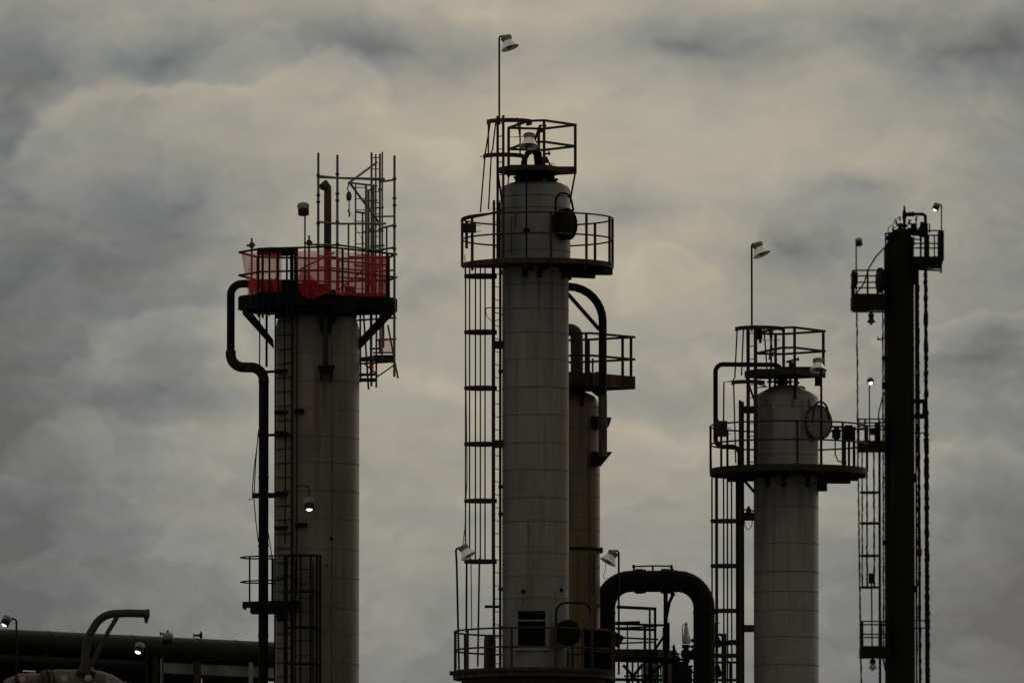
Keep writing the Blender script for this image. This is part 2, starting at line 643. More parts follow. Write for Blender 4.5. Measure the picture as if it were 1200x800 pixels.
M['pipe_black'] = metal('black_pipe_paint', (0.00744, 0.00682, 0.0062), (0.01488, 0.01054, 0.00744), 0.25, 0.75, spec=0.08)
M['pipe_scorched'] = metal('scorched_pipe_paint', (0.0124, 0.01116, 0.0093), (0.0434, 0.02604, 0.01364), 0.35, 0.75, scale=0.8, spec=0.1)
M['pipe_olive'] = metal('olive_pipe_cladding', (0.0372, 0.036, 0.0276), (0.024, 0.0204, 0.0156), 0.35, 0.7, spec=0.12)
M['pipe_rustpatch'] = metal('rusted_vent_pipe', (0.024, 0.0204, 0.0168), (0.078, 0.036, 0.018), 0.5, 0.6, scale=1.2)
M['pipe_line'] = metal('green_grey_pipeline_cladding', (0.009072, 0.009288, 0.007128), (0.0054, 0.004968, 0.004104), 0.4, 0.7, scale=0.7, spec=0.15)
M['beam_blue'] = metal('blue_grey_girder_paint', (0.17, 0.185, 0.18), (0.08, 0.07, 0.06), 0.3, 0.7, scale=0.8, spec=0.15)
M['lamp_grey'] = metal('grey_cast_housing', (0.165, 0.1613, 0.1537), (0.09, 0.075, 0.06), 0.25, 0.5)
M['enamel'] = metal('white_enamel_shade', (0.80, 0.78, 0.73), (0.42, 0.36, 0.27), 0.18, 0.4, scale=4)
M['lamp_dark'] = metal('dark_lamp_body', (0.0072, 0.0072, 0.0072), (0.012, 0.0108, 0.009), 0.2, 0.6, spec=0.12)
M['glow'] = emit('lamp_light', (1.0, 0.96, 0.88), 2.6)
m_, nt_, b_, o_ = new_mat('unlit_glass')
b_.inputs['Base Color'].default_value = (0.10, 0.10, 0.10, 1)
b_.inputs['Roughness'].default_value = 0.15
M['lens_off'] = m_
M['white_cap'] = metal('white_valve_bonnet', (0.45, 0.441, 0.414), (0.252, 0.216, 0.162), 0.3, 0.5)
M['tan'] = metal('tan_post_cladding', (0.18, 0.144, 0.096), (0.072, 0.051, 0.033), 0.3, 0.7)
M['net'] = netting('red_safety_net', (0.46, 0.014, 0.006), [(0.3, 0.40), (0.7, 0.74)])
M['net_fold'] = netting('bunched_red_safety_net', (0.40, 0.014, 0.009), [(0.3, 0.84), (0.7, 0.98)])
M['net_pale'] = netting('thin_pink_safety_net', (0.55, 0.04, 0.028), [(0.3, 0.24), (0.7, 0.42)])
M['cover_grey'] = metal('grey_manway_cover', (0.125, 0.122, 0.113), (0.06, 0.045, 0.034), 0.3, 0.6, spec=0.2)
M['void'] = metal('dark_vessel_inside', (0.005, 0.005, 0.005), (0.008, 0.007, 0.006), 0.2, 0.95, spec=0.02)
M['cable'] = metal('black_cable_rubber', (0.0084, 0.0084, 0.0084), (0.014, 0.0126, 0.0112), 0.1, 0.7)
M['hoist'] = metal('dark_green_hoist_paint', (0.0245, 0.035, 0.0364), (0.042, 0.0315, 0.021), 0.3, 0.5)
NEAR_BLACK = (0.016, 0.014, 0.012)  # soot drips, and the darker shell tops and edge
M['clad1'] = cladding('warm_grey_cladding', (0.07286, 0.06933, 0.06006), 0.12, (0.06624, 0.03312, 0.01325), 0.22, Rm=0.99, seed=1.3,
                      stains_and_dark_marks=[(-PI / 2 + 0.02, F1.Z(430), 4.2, 0.10, 1.2), (-PI / 2 - 0.5, F1.Z(630), 2.5, 0.35, 0.35),
                              (-PI / 2 - 0.25, F1.Z(372), 1.2, 0.3, 0.6, NEAR_BLACK), (-PI / 2 + 0.05, F1.Z(366), 1.5, 0.34, 1.3, NEAR_BLACK),  # near-black at the shell top, fading down from the platform
                              (-PI / 2 + 0.55, F1.Z(370), 1.1, 0.3, 0.9, NEAR_BLACK), (-PI / 2 - 0.75, F1.Z(370), 1.6, 0.4, 0.8, NEAR_BLACK), (-PI / 2 + 0.18, F1.Z(440), 1.4, 0.1, 1.0, NEAR_BLACK),
                              (-PI / 2 + 1.0, F1.Z(372), 2.2, 0.12, 0.7, NEAR_BLACK), (-PI / 2 + 0.75, F1.Z(380), 5.0, 0.07, 0.5, NEAR_BLACK)], dirt_amount=0.45, warm=(0.14, 0.124, 0.092), joint_amt=0.08)
M['clad2'] = cladding('cool_grey_cladding', (0.1335, 0.1341, 0.1264), 0.03, (0.06512, 0.03907, 0.02279), 0.26, Rm=0.78, seed=4.1, dirt_amount=0.4, joint_amt=0.13,
                      stains_and_dark_marks=[(-PI / 2 + a_, F2.Z(312 + y_), l_, w_, g_, NEAR_BLACK) for a_, y_, l_, w_, g_ in ((-0.9, 0, 2.2, 0.12, 0.9), (-0.35, 0, 1.0, 0.1, 0.9), (0.1, 0, 1.6, 0.08, 0.8),
                              (0.5, 0, 3.2, 0.1, 0.6), (0.95, 0, 2.0, 0.14, 0.8), (-0.6, 80, 3.0, 0.06, 0.5), (0.3, 176, 2.2, 0.06, 0.5), (-0.2, 300, 1.6, 0.05, 0.6), (0.62, 380, 1.0, 0.05, 0.8), (-0.38, 383, 1.0, 0.05, 0.8))])
M['clad3'] = cladding('rust_stained_cladding', (0.09152, 0.07423, 0.04809), 0.56, (0.08888, 0.04182, 0.01359), 0.55, Rm=0.64, seed=8.7, dirt_amount=0.5,
                      warm=(0.16, 0.105, 0.052), stains_and_dark_marks=[(-PI / 2 + 0.62, F3.Z(470), 6.0, 0.09, 1.2, NEAR_BLACK), (-PI / 2 + 0.3, F3.Z(480), 2.4, 0.16, 0.8, NEAR_BLACK), (-PI / 2 + 0.75, F3.Z(645), 2.5, 0.2, 1.0, NEAR_BLACK), (-PI / 2 + 0.45, F3.Z(600), 7.0, 0.42, 1.0), (-PI / 2 + 0.9, F3.Z(540), 5.0, 0.16, 1.0), (-PI / 2 + 1.0, F3.Z(590), 16.0, 0.30, 1.1, NEAR_BLACK), (-PI / 2 + 0.2, F3.Z(600), 9.0, 0.06, 0.9, NEAR_BLACK), (-PI / 2 + 0.68, F3.Z(560), 12.0, 0.05, 0.9, NEAR_BLACK)])  # the widest near-black strip darkens the shell's right edge
M['clad4'] = cladding('dull_grey_cladding', (0.1267, 0.1242, 0.1153), 0.04, (0.05702, 0.03485, 0.02218), 0.22, Rm=0.75, seed=11.9, dirt_amount=0.45, joint_amt=0.12,
                      stains_and_dark_marks=[(-PI / 2 + a_, F4.Z(556 + y_), l_, w_, g_, NEAR_BLACK) for a_, y_, l_, w_, g_ in ((-0.7, 0, 1.4, 0.14, 0.9), (-0.1, 0, 1.0, 0.1, 0.8), (0.45, 0, 2.2, 0.16, 0.7),
                              (0.85, 0, 1.2, 0.14, 0.9), (0.05, 60, 2.5, 0.06, 0.4), (-0.5, -90, 1.5, 0.1, 0.6), (0.5, -90, 1.0, 0.12, 0.7))])
M['clad5'] = cladding('blackened_cladding', (0.00504, 0.00486, 0.00468), 0.1, (0.00792, 0.00504, 0.0036), 0.2, Rm=0.52, seed=15.2, dirt_amount=0.0, rough=0.65, spec=0.10)
M['band'] = metal('cladding_band_steel', (0.085, 0.08, 0.07), (0.06, 0.04, 0.028), 0.4, 0.7, spec=0.15)
M['beige_clad'] = metal('beige_drum_cladding', (0.0759, 0.06831, 0.05313), (0.04048, 0.03036, 0.02277), 0.4, 0.7, scale=1.5)
M['pink_pipe'] = metal('pinkish_primer_nozzle', (0.0715, 0.0495, 0.04125), (0.066, 0.0385, 0.0275), 0.3, 0.6)
M['patch'] = metal('white_insulation_patch', (0.192, 0.174, 0.15), (0.12, 0.096, 0.072), 0.3, 0.7)


def shell(F, cx, prof, mat, root, seams, rad, band='band'):
    """vessel shell down to the ground with a raised steel band at each sheet joint"""
    prof = [(rad, F_ground(F))] + prof
    sh = F.mb().lathe(cx, 0, prof, 72).build('shell', mat, root)
    for y in seams:
        F.mb().sector(cx, 0, rad - 0.2, rad + random.uniform(0.12, 0.3), 0, 360, y - random.uniform(0.3, 0.65), y + random.uniform(0.3, 0.6), 72).build('cladding_band', band, sh)
    return sh


def F_ground(F):
    """picture height (far below the frame) of the ground at this frame's distance"""
    lo, hi = 400.0, 3000.0
    for _ in range(60):
        mid = (lo + hi) / 2
        if F.Z(mid) > 0.0:
            lo = mid
        else:
            hi = mid
    return lo


# =================================================================== TOWER 1 : wide warm-grey tower with the scaffold and red nets
T1 = thing(F1, 'process_tower', 'broadest warm grey cylindrical tower, carrying scaffolding and red netting on its top platform', 'tower', 'refinery towers')
G1 = F_ground(F1)
sh1 = shell(F1, 371.5, [(49.5, 386), (46, 374), (43, 371), (41, 366), (30, 357), (12, 351), (0, 350)], 'clad1', T1,
            [388, 417.5, 450, 482, 515, 545, 578, 611, 646, 679, 715, 743, 779, 815, 850], 49.5)
m = F1.mb()
x_ = 389.5
d_ = -math.sqrt(49.6 ** 2 - (x_ - 371.5) ** 2)
m.box(x_ - 0.9, x_ + 0.9, d_ - 0.35, d_ + 1, 390, 830)
for k in range(70):
    m.box(x_ - 0.5, x_ + 0.5, d_ - 0.9, d_, 396 + 6.1 * k, 397.1 + 6.1 * k)
m.build('riveted_seam', 'band', sh1)
F1.mb().turn((389, -46, 634), (0.2, -1, 0), [(2.0, -2), (2.0, 2.5), (0, 2.5)], 12).build('plug', 'void', sh1)
F1.mb().turn((384, -49, 665), (0.2, -1, 0), [(0.9, -2), (0.9, 1.5), (0, 1.5)], 12).build('plug', 'void', sh1)
# top platform
P1 = [(280, -4), (306, -52), (384, -76), (464, 22), (455, 60), (395, 82), (300, 60)]
m = F1.mb()
m.prism(P1, 347, 351)
pf1 = m.build('platform', 'steel_black', T1)
for a, b in zip(P1, P1[1:] + P1[:1]):
    F1.mb().bar((a[0], a[1], 356), (b[0], b[1], 356), 2.5, 15).build('edge_beam', 'steel_black', pf1)
for d in (-40, -10, 25, 55):
    PARTS(F1.mb(), 'floor_beam', 'steel_black', pf1).bar((296, d, 355), (455, d, 355), 2.5, 8)
rails_poly(F1, pf1, P1, (296, 323), 1.1, 'steel_black', posts=[(349, -64), (402, -55), (454, 8), (455, 60), (395, 82), (300, 60)], y_bot=350, post_r=1.3)
F1.mb().bar((306, -52, 343), (384, -76, 343), 1.4, 9).build('toe_board', 'steel_black', pf1)
m = F1.mb()
m.wedge([(283, 350), (292, 350), (292, 362), (320, 398), (321, 409), (284, 368)], -3, 3)
m.build('bracket', 'steel_black', pf1)
m = F1.mb()
m.wedge([(462, 352), (463, 366), (420, 411), (420, 398), (450, 366)], -3, 3)
m.build('bracket', 'steel_black', pf1)
m = F1.mb()
m.wedge([(345, 352), (420, 352), (413, 368), (392, 374), (386, 366), (350, 370)], -60, -42)
m.build('bracket', 'steel_black', pf1)
m = F1.mb()
for x in (375, 383, 391):
    m.bar((x, -74, 346 + abs(x - 385) * 0.3), (x + 2, -55, 352), 6, 5)
m.prism([(356, -70), (384, -78), (412, -46), (400, -40), (370, -55)], 349, 354)
m.build('deck_plate', 'steel_black', pf1)
F1.mb().lathe(371.5, 0, [(46.5, 373), (46.5, 354)], 60).build('black_ring', 'steel_black', pf1)  # black ring added to darken the gap between platform and shell
# cage that rises through the platform, and its ladder
cage(F1, T1, 325, -52, 22, -180, 180, [299.5], [-172, -140, -112, -84, -55, -28, 0, 40, 90, 140], 297, 376, 'steel_black', 6.5, 1.2)
ladder(F1, T1, (322.8, -22), (342.5, -43), 352, 842, 'steel_black', 16.6, 1.4, 0.55)
for y in (437, 485, 511, 581, 620):
    PARTS(F1.mb(), 'ladder_bracket', 'steel_black', T1).box(322, 343, -37, -14, y - 1.6, y + 1.6)
for y0, xs in ((485, (346, 357)), (618, (347, 361)), (511, (324, 336))):
    F1.mb().box(xs[0], xs[1], -52, -38, y0 - 2.5, y0 + 2.5).build('stand_off_clip', 'steel_black', T1)
F1.mb().tube([(334, -40, 360), (334, -40, 470), (335.5, -40, 520), (335, -40, 640)], 0.9, 6).build('conduit', 'steel_black', T1)
F1.mb().tube([(349, -50, 350), (349, -50, 700)], 0.9, 6).build('conduit', 'steel_black', T1)
# nozzles with soot-black brackets on the front of the shell
m = F1.mb()
m.wedge([(373, 372), (396, 372), (394, 380), (390, 385), (388, 396), (385, 385), (381, 382), (377, 396), (375, 384)], -52, -44)
m.build('nozzle_bracket', 'steel_black', T1)
F1.mb().tube([(382, -53, 376), (382.5, -52.5, 406), (382.5, -51, 432)], [3.1, 2.6, 3.2], 12).build('nozzle', 'steel_dark', T1)
m = F1.mb()
m.wedge([(373, 432.5), (393.5, 432.5), (391, 440), (390, 451), (388, 440), (379, 440), (376.5, 451), (375.5, 440)], -58, -46)
m.build('nozzle_bracket', 'steel_black', T1)
# vent pipe above the platform
F1.mb().tube([(384, -20, 352), (384, -20, 230), (384, -20, 221), (381.5, -22, 217.6), (377.6, -27, 222)], [4.4, 4.4, 4.4, 4.6, 4.4], 18).build('vent_pipe', 'pipe_rustpatch', T1)
# lower rest platform and the caged ladder under it
m = F1.mb()
m.prism([(286, -25), (345, -60), (352, -52), (330, -28), (330, 10), (288, 14)], 706, 711)
rp = m.build('rest_platform', 'steel_black', T1)
PARTS(F1.mb(), 'floor_beam', 'steel_black', rp).bar((286, -25, 710), (345, -60, 710), 2, 7)
PARTS(F1.mb(), 'floor_beam', 'steel_black', rp).bar((286, -25, 710), (288, 14, 710), 2, 7)
PARTS(F1.mb(), 'floor_beam', 'steel_black', rp).prism([(294, -24), (346, -55), (340, -40), (328, 4), (296, 8)], 711, 719)
PARTS(F1.mb(), 'floor_beam', 'steel_black', rp).box(325, 334, -34, -18, 718, 728)
for nm, y in (('top_rail', 653.5), ('mid_rail', 682)):
    F1.mb().tube([(322, 16, y), (289, 12, y), (282, -8, y), (290, -27, y), (334, -52, y)], 0.95, 6, bend=6).build(nm, 'steel_black', rp)
for x, d in ((293.5, -26), (320, -38), (320, 16)):
    F1.mb().bar((x, d, 653), (x, d, 708), 2, 2, (0, 1, 0)).build('railing_post', 'steel_black', rp)
cage(F1, T1, 356, -68, 21.5, -195, 15, [656, 698, 740, 782, 824], [-185, -150, -122, -95, -62, -35, -10, 8], 655, 846, 'steel_black', 3.0, 1.2)
ladder(F1, T1, (347.5, -53), (368, -55), 660, 842, 'steel_black', 16.6, 1.2, 0.55)

# S-bent pipe beside tower 1
pp = thing(F1, 'process_pipe', 'black pipe with an S bend running down the left side of the scaffolded tower', 'pipe')
F1.mb().tube([(352, -30, 342), (345, -24, 334), (270.6, -16, 334), (270.6, -16, 414)], 4.7, 20, bend=13).build('upper_run', 'pipe_black', pp)
F1.mb().tube([(270.6, -16, 412), (270.6, -16, 431.5), (309.3, -14, 431.5), (309.3, -14, 450)], 6.0, 20, bend=15).build('elbow', 'pipe_scorched', pp)
F1.mb().tube([(309.3, -14, 448), (309.3, -14, G1)], 5.8, 20).build('lower_run', 'pipe_black', pp)
for y in (449, 560, 640, 745):
    F1.mb().turn((309.3, -14, y), (0, 0, 1), [(5.8, -1), (6.5, -0.8), (6.5, 0.8), (5.8, 1)], 20).build('pipe_joint', 'pipe_black', pp)
for y in (437, 511, 581):
    PARTS(F1.mb(), 'pipe_clamp', 'steel_black', pp).bar((303, -14, y), (326, -24, y), 3, 3)
PARTS(F1.mb(), 'pipe_clamp', 'steel_black', pp).bar((296, -16, 581.5), (324, -20, 581.5), 4, 6)
for x, r, y1 in ((304.2, 0.8, 432), (312.3, 1.4, 430)):
    F1.mb().tube([(x, -2, 350), (x, -2, y1)], r, 8).build('tracer_line', 'steel_black', pp)
cb = F1.mb()
cb.tube([(303.5, -22, 505), (302, -22, 522), (298.6, -22, 548), (296.6, -22, 572), (297, -22, 584)], 0.6, 6)
cb.tube([(303, -22, 510), (300.5, -22, 540), (298.8, -22, 570), (298.5, -22, 590), (300.5, -22, 612), (303.5, -22, 636)], 0.6, 6)
cb.tube([(312, -22, 585), (314, -22, 620), (319, -22, 650), (317, -22, 655)], 0.6, 6)
cb.tube([(291, -22, 586.5), (297, -22, 586)], 0.5, 6)
solo(F1, cb, 'slack_cable', 'cable', 'thin black cable sagging off the S bent pipe at mid height', 'cable')

# scaffold on top of tower 1
SC = thing(F1, 'scaffolding', 'grey tube scaffolding frame with ladder standing on the platform of the red netted tower', 'scaffolding')
def couplers(st, x, d, ys):
    for y in ys:
        F1.mb().turn((x, d, y + 1.6), (0, 0, 1), [(1.5, 0), (2.3, 0.4), (2.3, 2.8), (1.5, 3.2)], 8).build('coupler', 'coupler', st)
for x, d, y0, y1, r in ((373.2, -35, 182.5, 348, 1.25), (395.8, -52, 186.5, 345, 1.25), (462, 5, 182, 441, 1.25), (434.6, 45, 174.5, 449, 1.15),
                        (439.8, 20, 179, 362, 0.95), (444.4, 45, 176, 350, 1.15), (447.6, 12, 177, 420, 0.85),
                        (429.0, -20, 220, 350, 1.2), (431.8, -10, 223, 350, 1.2)):
    st = F1.mb().tube([(x, d, y1), (x, d, y0)], r * 1.18, 10).build('upright', 'galv', SC)
    if r > 1.1 and x not in (429.0, 431.8):
        couplers(st, x, d, (209, 232, 240, 265, 291) if x in (373.2, 395.8, 462) else (218, 265, 290))
for a, b in (((372, -35, 211), (450, 45, 206.5)), ((373, -35, 209.5), (396, -52, 213.5)), ((394, -52, 213.5), (450, -10, 210.5)),
             ((409, -30, 217), (441, 20, 216)), ((372, -35, 263), (396, -52, 267)), ((394, -52, 267), (452, -10, 263)),
             ((445, 40, 209.5), (463, 5, 210)), ((447, 40, 263.5), (463, 5, 263)), ((448, 12, 291), (463, 5, 289.5)), ((360, -30, 289), (400, -52, 292)),
             ((425, 40, 231.5), (441, 20, 233)), ((416, -20, 250), (430, -15, 251.5)), ((433, 40, 285), (450, 40, 284)), ((433, 40, 290), (450, 40, 289)),
             ((400, -50, 292), (436, 20, 291))):
    F1.mb().tube([a, b], 1.25, 8).build('ledger', 'galv', SC)
for a, b in (((441, 20, 188.5), (409, -28, 217)), ((409.5, -28, 216.5), (443, 20, 258))):
    F1.mb().tube([a, b], 1.4, 8).build('brace', 'galv', SC)
for (xa, da), (xb, db), y0, y1, step in (((434.6, 44), (444.4, 44), 178, 300, 13.2), ((416.7, -22), (428.6, -22), 219, 345, 13.2)):
    m = F1.mb()
    m.tube([(xa, da - 2, y0), (xa, da - 2, y1)], 1.0, 8)
    m.tube([(xb, db - 2, y0), (xb, db - 2, y1)], 1.0, 8)
    lad = m.build('access_ladder', 'galv', SC)
    y = y0 + 3
    while y < y1:
        F1.mb().tube([(xa, da - 2, y), (xb, db - 2, y)], 0.6, 6).build('rung', 'galv', lad)
        y += step
# more standards and transoms round the ladder tower, and kit stood behind the rail
for x, d, y0, y1 in ((452.5, 40, 262, 350), (424, 44, 246, 350), (408, 10, 262, 350), (437.2, 30, 215, 350)):
    F1.mb().tube([(x, d, y1), (x, d, y0)], 1.1, 10).build('upright', 'galv', SC)
for a, b in (((433, 44, 240), (449, 40, 239.5)), ((440, 20, 252), (463, 5, 253)), ((408, 10, 300), (456, 40, 299)), ((398, -40, 309), (452, 10, 310)), ((374, -35, 316), (424, 44, 313)),
             ((398, -40, 328), (452, 10, 329)), ((433, 44, 315), (462, 5, 316)), ((424, 44, 268), (449, 40, 267)), ((415, -22, 312), (444, 44, 311)), ((374, -35, 303), (396, -52, 306))):
    F1.mb().tube([a, b], 1.05, 8).build('ledger', 'galv', SC)
for a, b in (((352, -30, 318), (392, -45, 300)), ((398, -50, 344), (440, 20, 303)), ((446, 40, 300), (428, -10, 345))):
    F1.mb().tube([a, b], 1.05, 8).build('brace', 'galv', SC)
for x0, x1, d0, d1, y0, y1 in ((355, 372, -40, -20, 333, 347), (404, 416, -30, -10, 338, 347)):
    F1.mb().box(x0, x1, d0, d1, y0, y1).build('toolbox', 'steel_dark', SC)
# lower hung bays of the scaffold
for x0, dd, ya, x1, yb in ((421.5, 40, 366, 421.8, 445), (425.5, 30, 366, 431.5, 454), (433.8, 35, 366, 434, 436), (440.5, 35, 366, 440.5, 451.5),
                           (445.2, 20, 366, 445.2, 412), (449, 30, 366, 449, 405), (454, 35, 378, 466, 440.5)):
    F1.mb().tube([(x0, dd, ya), (x1, dd, yb)], 1.15, 8).build('hanging_tube', 'galv', SC)
for a, b in (((418, 40, 372), (464, 20, 370.5)), ((418, 40, 392), (434, 30, 391)), ((440, 30, 396), (464, 20, 395.5)), ((418, 40, 417), (440, 30, 415)),
             ((433, 35, 381), (446, 25, 381)), ((433, 35, 406), (446, 25, 406)), ((418, 40, 423), (463, 20, 422)), ((418, 40, 437), (442, 35, 436))):
    F1.mb().tube([a, b], 1.15, 8).build('ledger', 'galv', SC)
F1.mb().tube([(441, 30, 439.5), (464, 20, 424.5)], 0.9, 8).build('brace', 'galv', SC)
F1.mb().tube([(427, 30, 424), (441, 25, 436)], 0.9, 8).build('brace', 'galv', SC)
for x0, x1, y0, y1, d0, d1 in ((437, 463, 411.5, 413, 8, 14), (437, 463, 414, 416, 22, 44), (418, 463, 418.5, 420.5, 10, 40), (418, 441, 436.5, 438, 8, 14), (418, 440, 442, 444, 10, 44)):
    F1.mb().box(x0, x1, d0, d1, y0, y1).build('board', 'board', SC)
# spare scaffold tubes clamped upright to the platform rail
for x, d, label in ((295.3, -30, 'short upright scaffold tube clamped at the left end of the red netted platform'),
                    (363, -62, 'short upright scaffold tube clamped beside the lamp pole on the red netted platform')):
    r_ = thing(F1, 'scaffold_tube', label, 'tube', 'spare scaffold tubes on the platform rail')
    t_ = F1.mb().tube([(x, d, 349), (x, d, 281.5)], 1.2, 10).build('tube', 'galv', r_)
    F1.mb().box(x - 2.6, x + 2.6, d - 3, d + 3, 287, 293).build('clamp', 'coupler', r_)
    F1.mb().tube([(x - 6, d, 290.5), (x + 4, d, 289.6)], 1.3, 8).build('clamp', 'coupler', r_)

# red nets
def net_sheet(F, pts_top, pts_bot, nu, nv, wob, seed, sag=0.0):
    """a hanging sheet between two picture polylines, rippled in depth"""
    rnd = random.Random(seed)
    ph = [rnd.uniform(0, 6.28) for _ in range(6)]
    def lerp(pl, t):
        q = t * (len(pl) - 1)
        i = min(int(q), len(pl) - 2)
        f = q - i
        return [pl[i][k] + (pl[i + 1][k] - pl[i][k]) * f for k in range(3)]
    mb = F.mb()
    vs, fs = [], []
    for j in range(nv + 1):
        for i in range(nu + 1):
            t, w = i / nu, j / nv
            a, b = lerp(pts_top, t), lerp(pts_bot, t)
            p = [a[k] + (b[k] - a[k]) * w for k in range(3)]
            rip = math.sin(t * 23 + ph[0] + w * 2) * 0.6 + math.sin(t * 51 + ph[1] - w * 3) * 0.3
            p[1] += wob * rip * (0.3 + w)
            p[2] += wob * 0.22 * math.sin(t * 31 + ph[2]) * math.sin(w * PI)
            p[2] += sag * (1 - w) ** 2 * abs(math.sin(t * 19 + ph[3])) - sag * w ** 3 * 0.8 * math.sin(t * 27 + ph[4]) ** 2
            vs.append(F.v(*p))
    for j in range(nv):
        for i in range(nu):
            a = j * (nu + 1) + i
            fs.append((a, a + 1, a + nu + 2, a + nu + 1))
    mb._add(vs, fs)
    return mb
n1 = thing(F1, 'safety_net', 'short red see-through safety net round the left corner of the scaffolded platform', 'net', 'red safety nets')
net_sheet(F1, [(283, -8, 298), (291, -30, 299), (308, -55, 298.5), (331, -64, 299)], [(291, -12, 349), (292, -32, 350), (308, -57, 350), (331, -66, 349)], 48, 16, 2.2, 1, sag=1.6).build('upper_sheet', 'net', n1)
net_sheet(F1, [(291, -33, 331), (308, -58, 332), (326, -65, 330)], [(292, -34, 347), (308, -59, 349), (326, -67, 348)], 48, 8, 2.8, 2, sag=2.0).build('bunched_hem', 'net_fold', n1)
n2 = thing(F1, 'safety_net', 'long red see-through safety net along the right side of the scaffolded platform', 'net', 'red safety nets')
net_sheet(F1, [(347, -66, 299), (384, -78, 298), (425, -28, 298), (457, 12, 299)], [(352, -70, 350), (384, -80, 351), (425, -30, 352), (455, 10, 351)], 84, 18, 2.5, 3, sag=1.8).build('upper_sheet', 'net', n2)
net_sheet(F1, [(352, -69, 336), (364, -73, 336), (376, -77, 344), (392, -72, 347), (425, -31, 345), (453, 8, 342)], [(355, -71, 354), (368, -77, 357), (384, -81, 351), (392, -74, 352), (425, -32, 352), (453, 7, 352)], 84, 8, 2.8, 4, sag=1.5).build('bunched_hem', 'net_fold', n2)
net_sheet(F1, [(426, -26, 299), (442, -8, 299), (455, 8, 299)], [(428, -28, 351), (442, -10, 352), (453, 7, 352)], 40, 14, 3.4, 5, sag=1.5).build('doubled_layer', 'net', n2)
net_sheet(F1, [(350, -66, 330), (356, -70, 318), (364, -74, 326), (374, -76, 338)], [(352, -70, 348), (358, -73, 350), (370, -76, 350), (382, -78, 350)], 40, 12, 3.4, 9, sag=2.0).build('loose_fold', 'net', n2)
net_sheet(F1, [(354, 64, 296), (395, 80, 295), (430, 70, 295), (452, 62, 296)], [(356, 64, 342), (395, 80, 344), (430, 70, 345), (452, 62, 346)], 50, 14, 2.5, 6, sag=1.5).build('rear_sheet', 'net_pale', n2)
n3 = thing(F1, 'safety_net', 'pale red scrap of net on the lower hanging scaffold bay right of the shell', 'net', 'red safety nets')
net_sheet(F1, [(445, 20, 394), (461, 16, 395)], [(446, 18, 413), (462, 14, 412.5)], 16, 8, 1.5, 7).build('sheet', 'net_pale', n3)
F1.mb().tube([(444, 20, 396), (445, 20, 413)], 1.2, 6).build('rolled_edge', 'net_fold', n3)
net_sheet(F1, [(432, 20, 426), (438, 18, 424)], [(434, 20, 437), (437, 18, 436)], 8, 6, 1.0, 8).build('loose_end', 'net_fold', n3)

# chain hoist hanging from the scaffold brace
H = thing(F1, 'chain_hoist', 'small dark green chain hoist hanging from the scaffold brace', 'hoist')
F1.mb().turn((409, -30, 238.5), (0, 0, 1), [(0, 0), (2.2, 0.6), (3.1, 3), (3.3, 6), (2.6, 9.5), (1.5, 11), (0, 11.4)], 16).build('body', 'hoist', H)
F1.mb().tube([(408.5, -28, 216), (408.2, -30, 221), (407.2, -30, 224.5), (409.4, -30, 228)], 0.75, 6).build('hook', 'steel_dark', H)
m = F1.mb()
for k in range(9):
    m.arc(409.2 + 0.2 * math.sin(k), -30, 0.8, 0, 360, 239.5 + 1.6 * k, 0.4, 8, 4)
m.tube([(409.2, -30, 238), (409.4, -30, 252)], 0.35, 5)
ch = m.build('chain', 'steel_dark', H)
F1.mb().tube([(409.3, -30, 248), (408.4, -30, 251), (410, -30, 253), (409.2, -30, 257)], 1.0, 6).build('lower_hook', 'steel_dark', ch)
F1.mb().tube([(411, -30, 250), (419, -26, 272), (427, -20, 288)], 0.22, 4).build('tag_line', 'cable', H)

lamp(354.8, 238.5, 265.5, 'grey capped dark drum lamp on a thin pole above the red netted platform', 'drum', (0.05, -0.12, -1), 1.05,
     pole=[(357, 2, 250), (357, 2, 345)], pole_r=0.95)
lamp(362.6, 584.5, 265.4, 'lit drum lamp on a short bent arm half way down the wide scaffolded tower', 'drum', (0.0, -0.25, -1), 0.98, lit=True,
     arm=[(349, 3, 569), (361.5, 2, 569), (362.6, 0, 584)], pole_r=0.8)
# =================================================================== TOWER 2 : tall cool-grey tower in the middle
T2 = thing(F2, 'process_tower', 'tallest cool grey cylindrical tower, with a caged ladder and a dark square hatch', 'tower', 'refinery towers')
G2 = F_ground(F2)
sh2 = shell(F2, 627.5, [(39, 313), (41, 311), (41, 224), (38.5, 219), (30, 215), (12, 213), (0, 213)], 'clad2', T2,
            [335.5, 364, 392, 424, 456, 488, 521, 552.5, 585, 612.5, 649.5, 676.5, 702, 760, 800, 840], 39)
for y in (232, 246, 276, 296):
    F2.mb().sector(627.5, 0, 40.9, 41.25, 0, 360, y - 0.5, y + 0.5, 72).build('cladding_band', 'band', sh2)
for x, y in ((613, 694.5), (657.5, 692.5)):
    dx = x - 627.5
    F2.mb().turn((x, -math.sqrt(39.2 ** 2 - dx * dx), y), (dx / 39, -math.sqrt(1 - (dx / 39) ** 2), 0), [(2.6, -2), (2.6, 0.7), (1.9, 1.0), (0, 1.0)], 16).build('capped_hole', 'void', sh2)
# hatch: dark opening with pale frame
m = F2.mb()
m.box(601, 607, -40.6, -34, 714.5, 761.5)
m.box(639, 643.5, -40.6, -34, 714.5, 761.5)
m.box(601, 643.5, -40.4, -34, 712, 717.5)
m.box(601, 643.5, -40.4, -34, 758.5, 764)
hat = m.build('hatch_frame', 'clad2', T2)
F2.mb().box(606.5, 639.5, -39.6, -30, 717, 759).build('hatch_opening', 'void', hat)
F2.mb().box(606.8, 639.2, -40.4, -39.3, 728, 729.4).build('hatch_bar', 'lamp_grey', hat)
F2.mb().bar((607, -40.2, 718), (639, -40.2, 720), 0.8, 1.6).build('hatch_bar', 'steel_dark', hat)
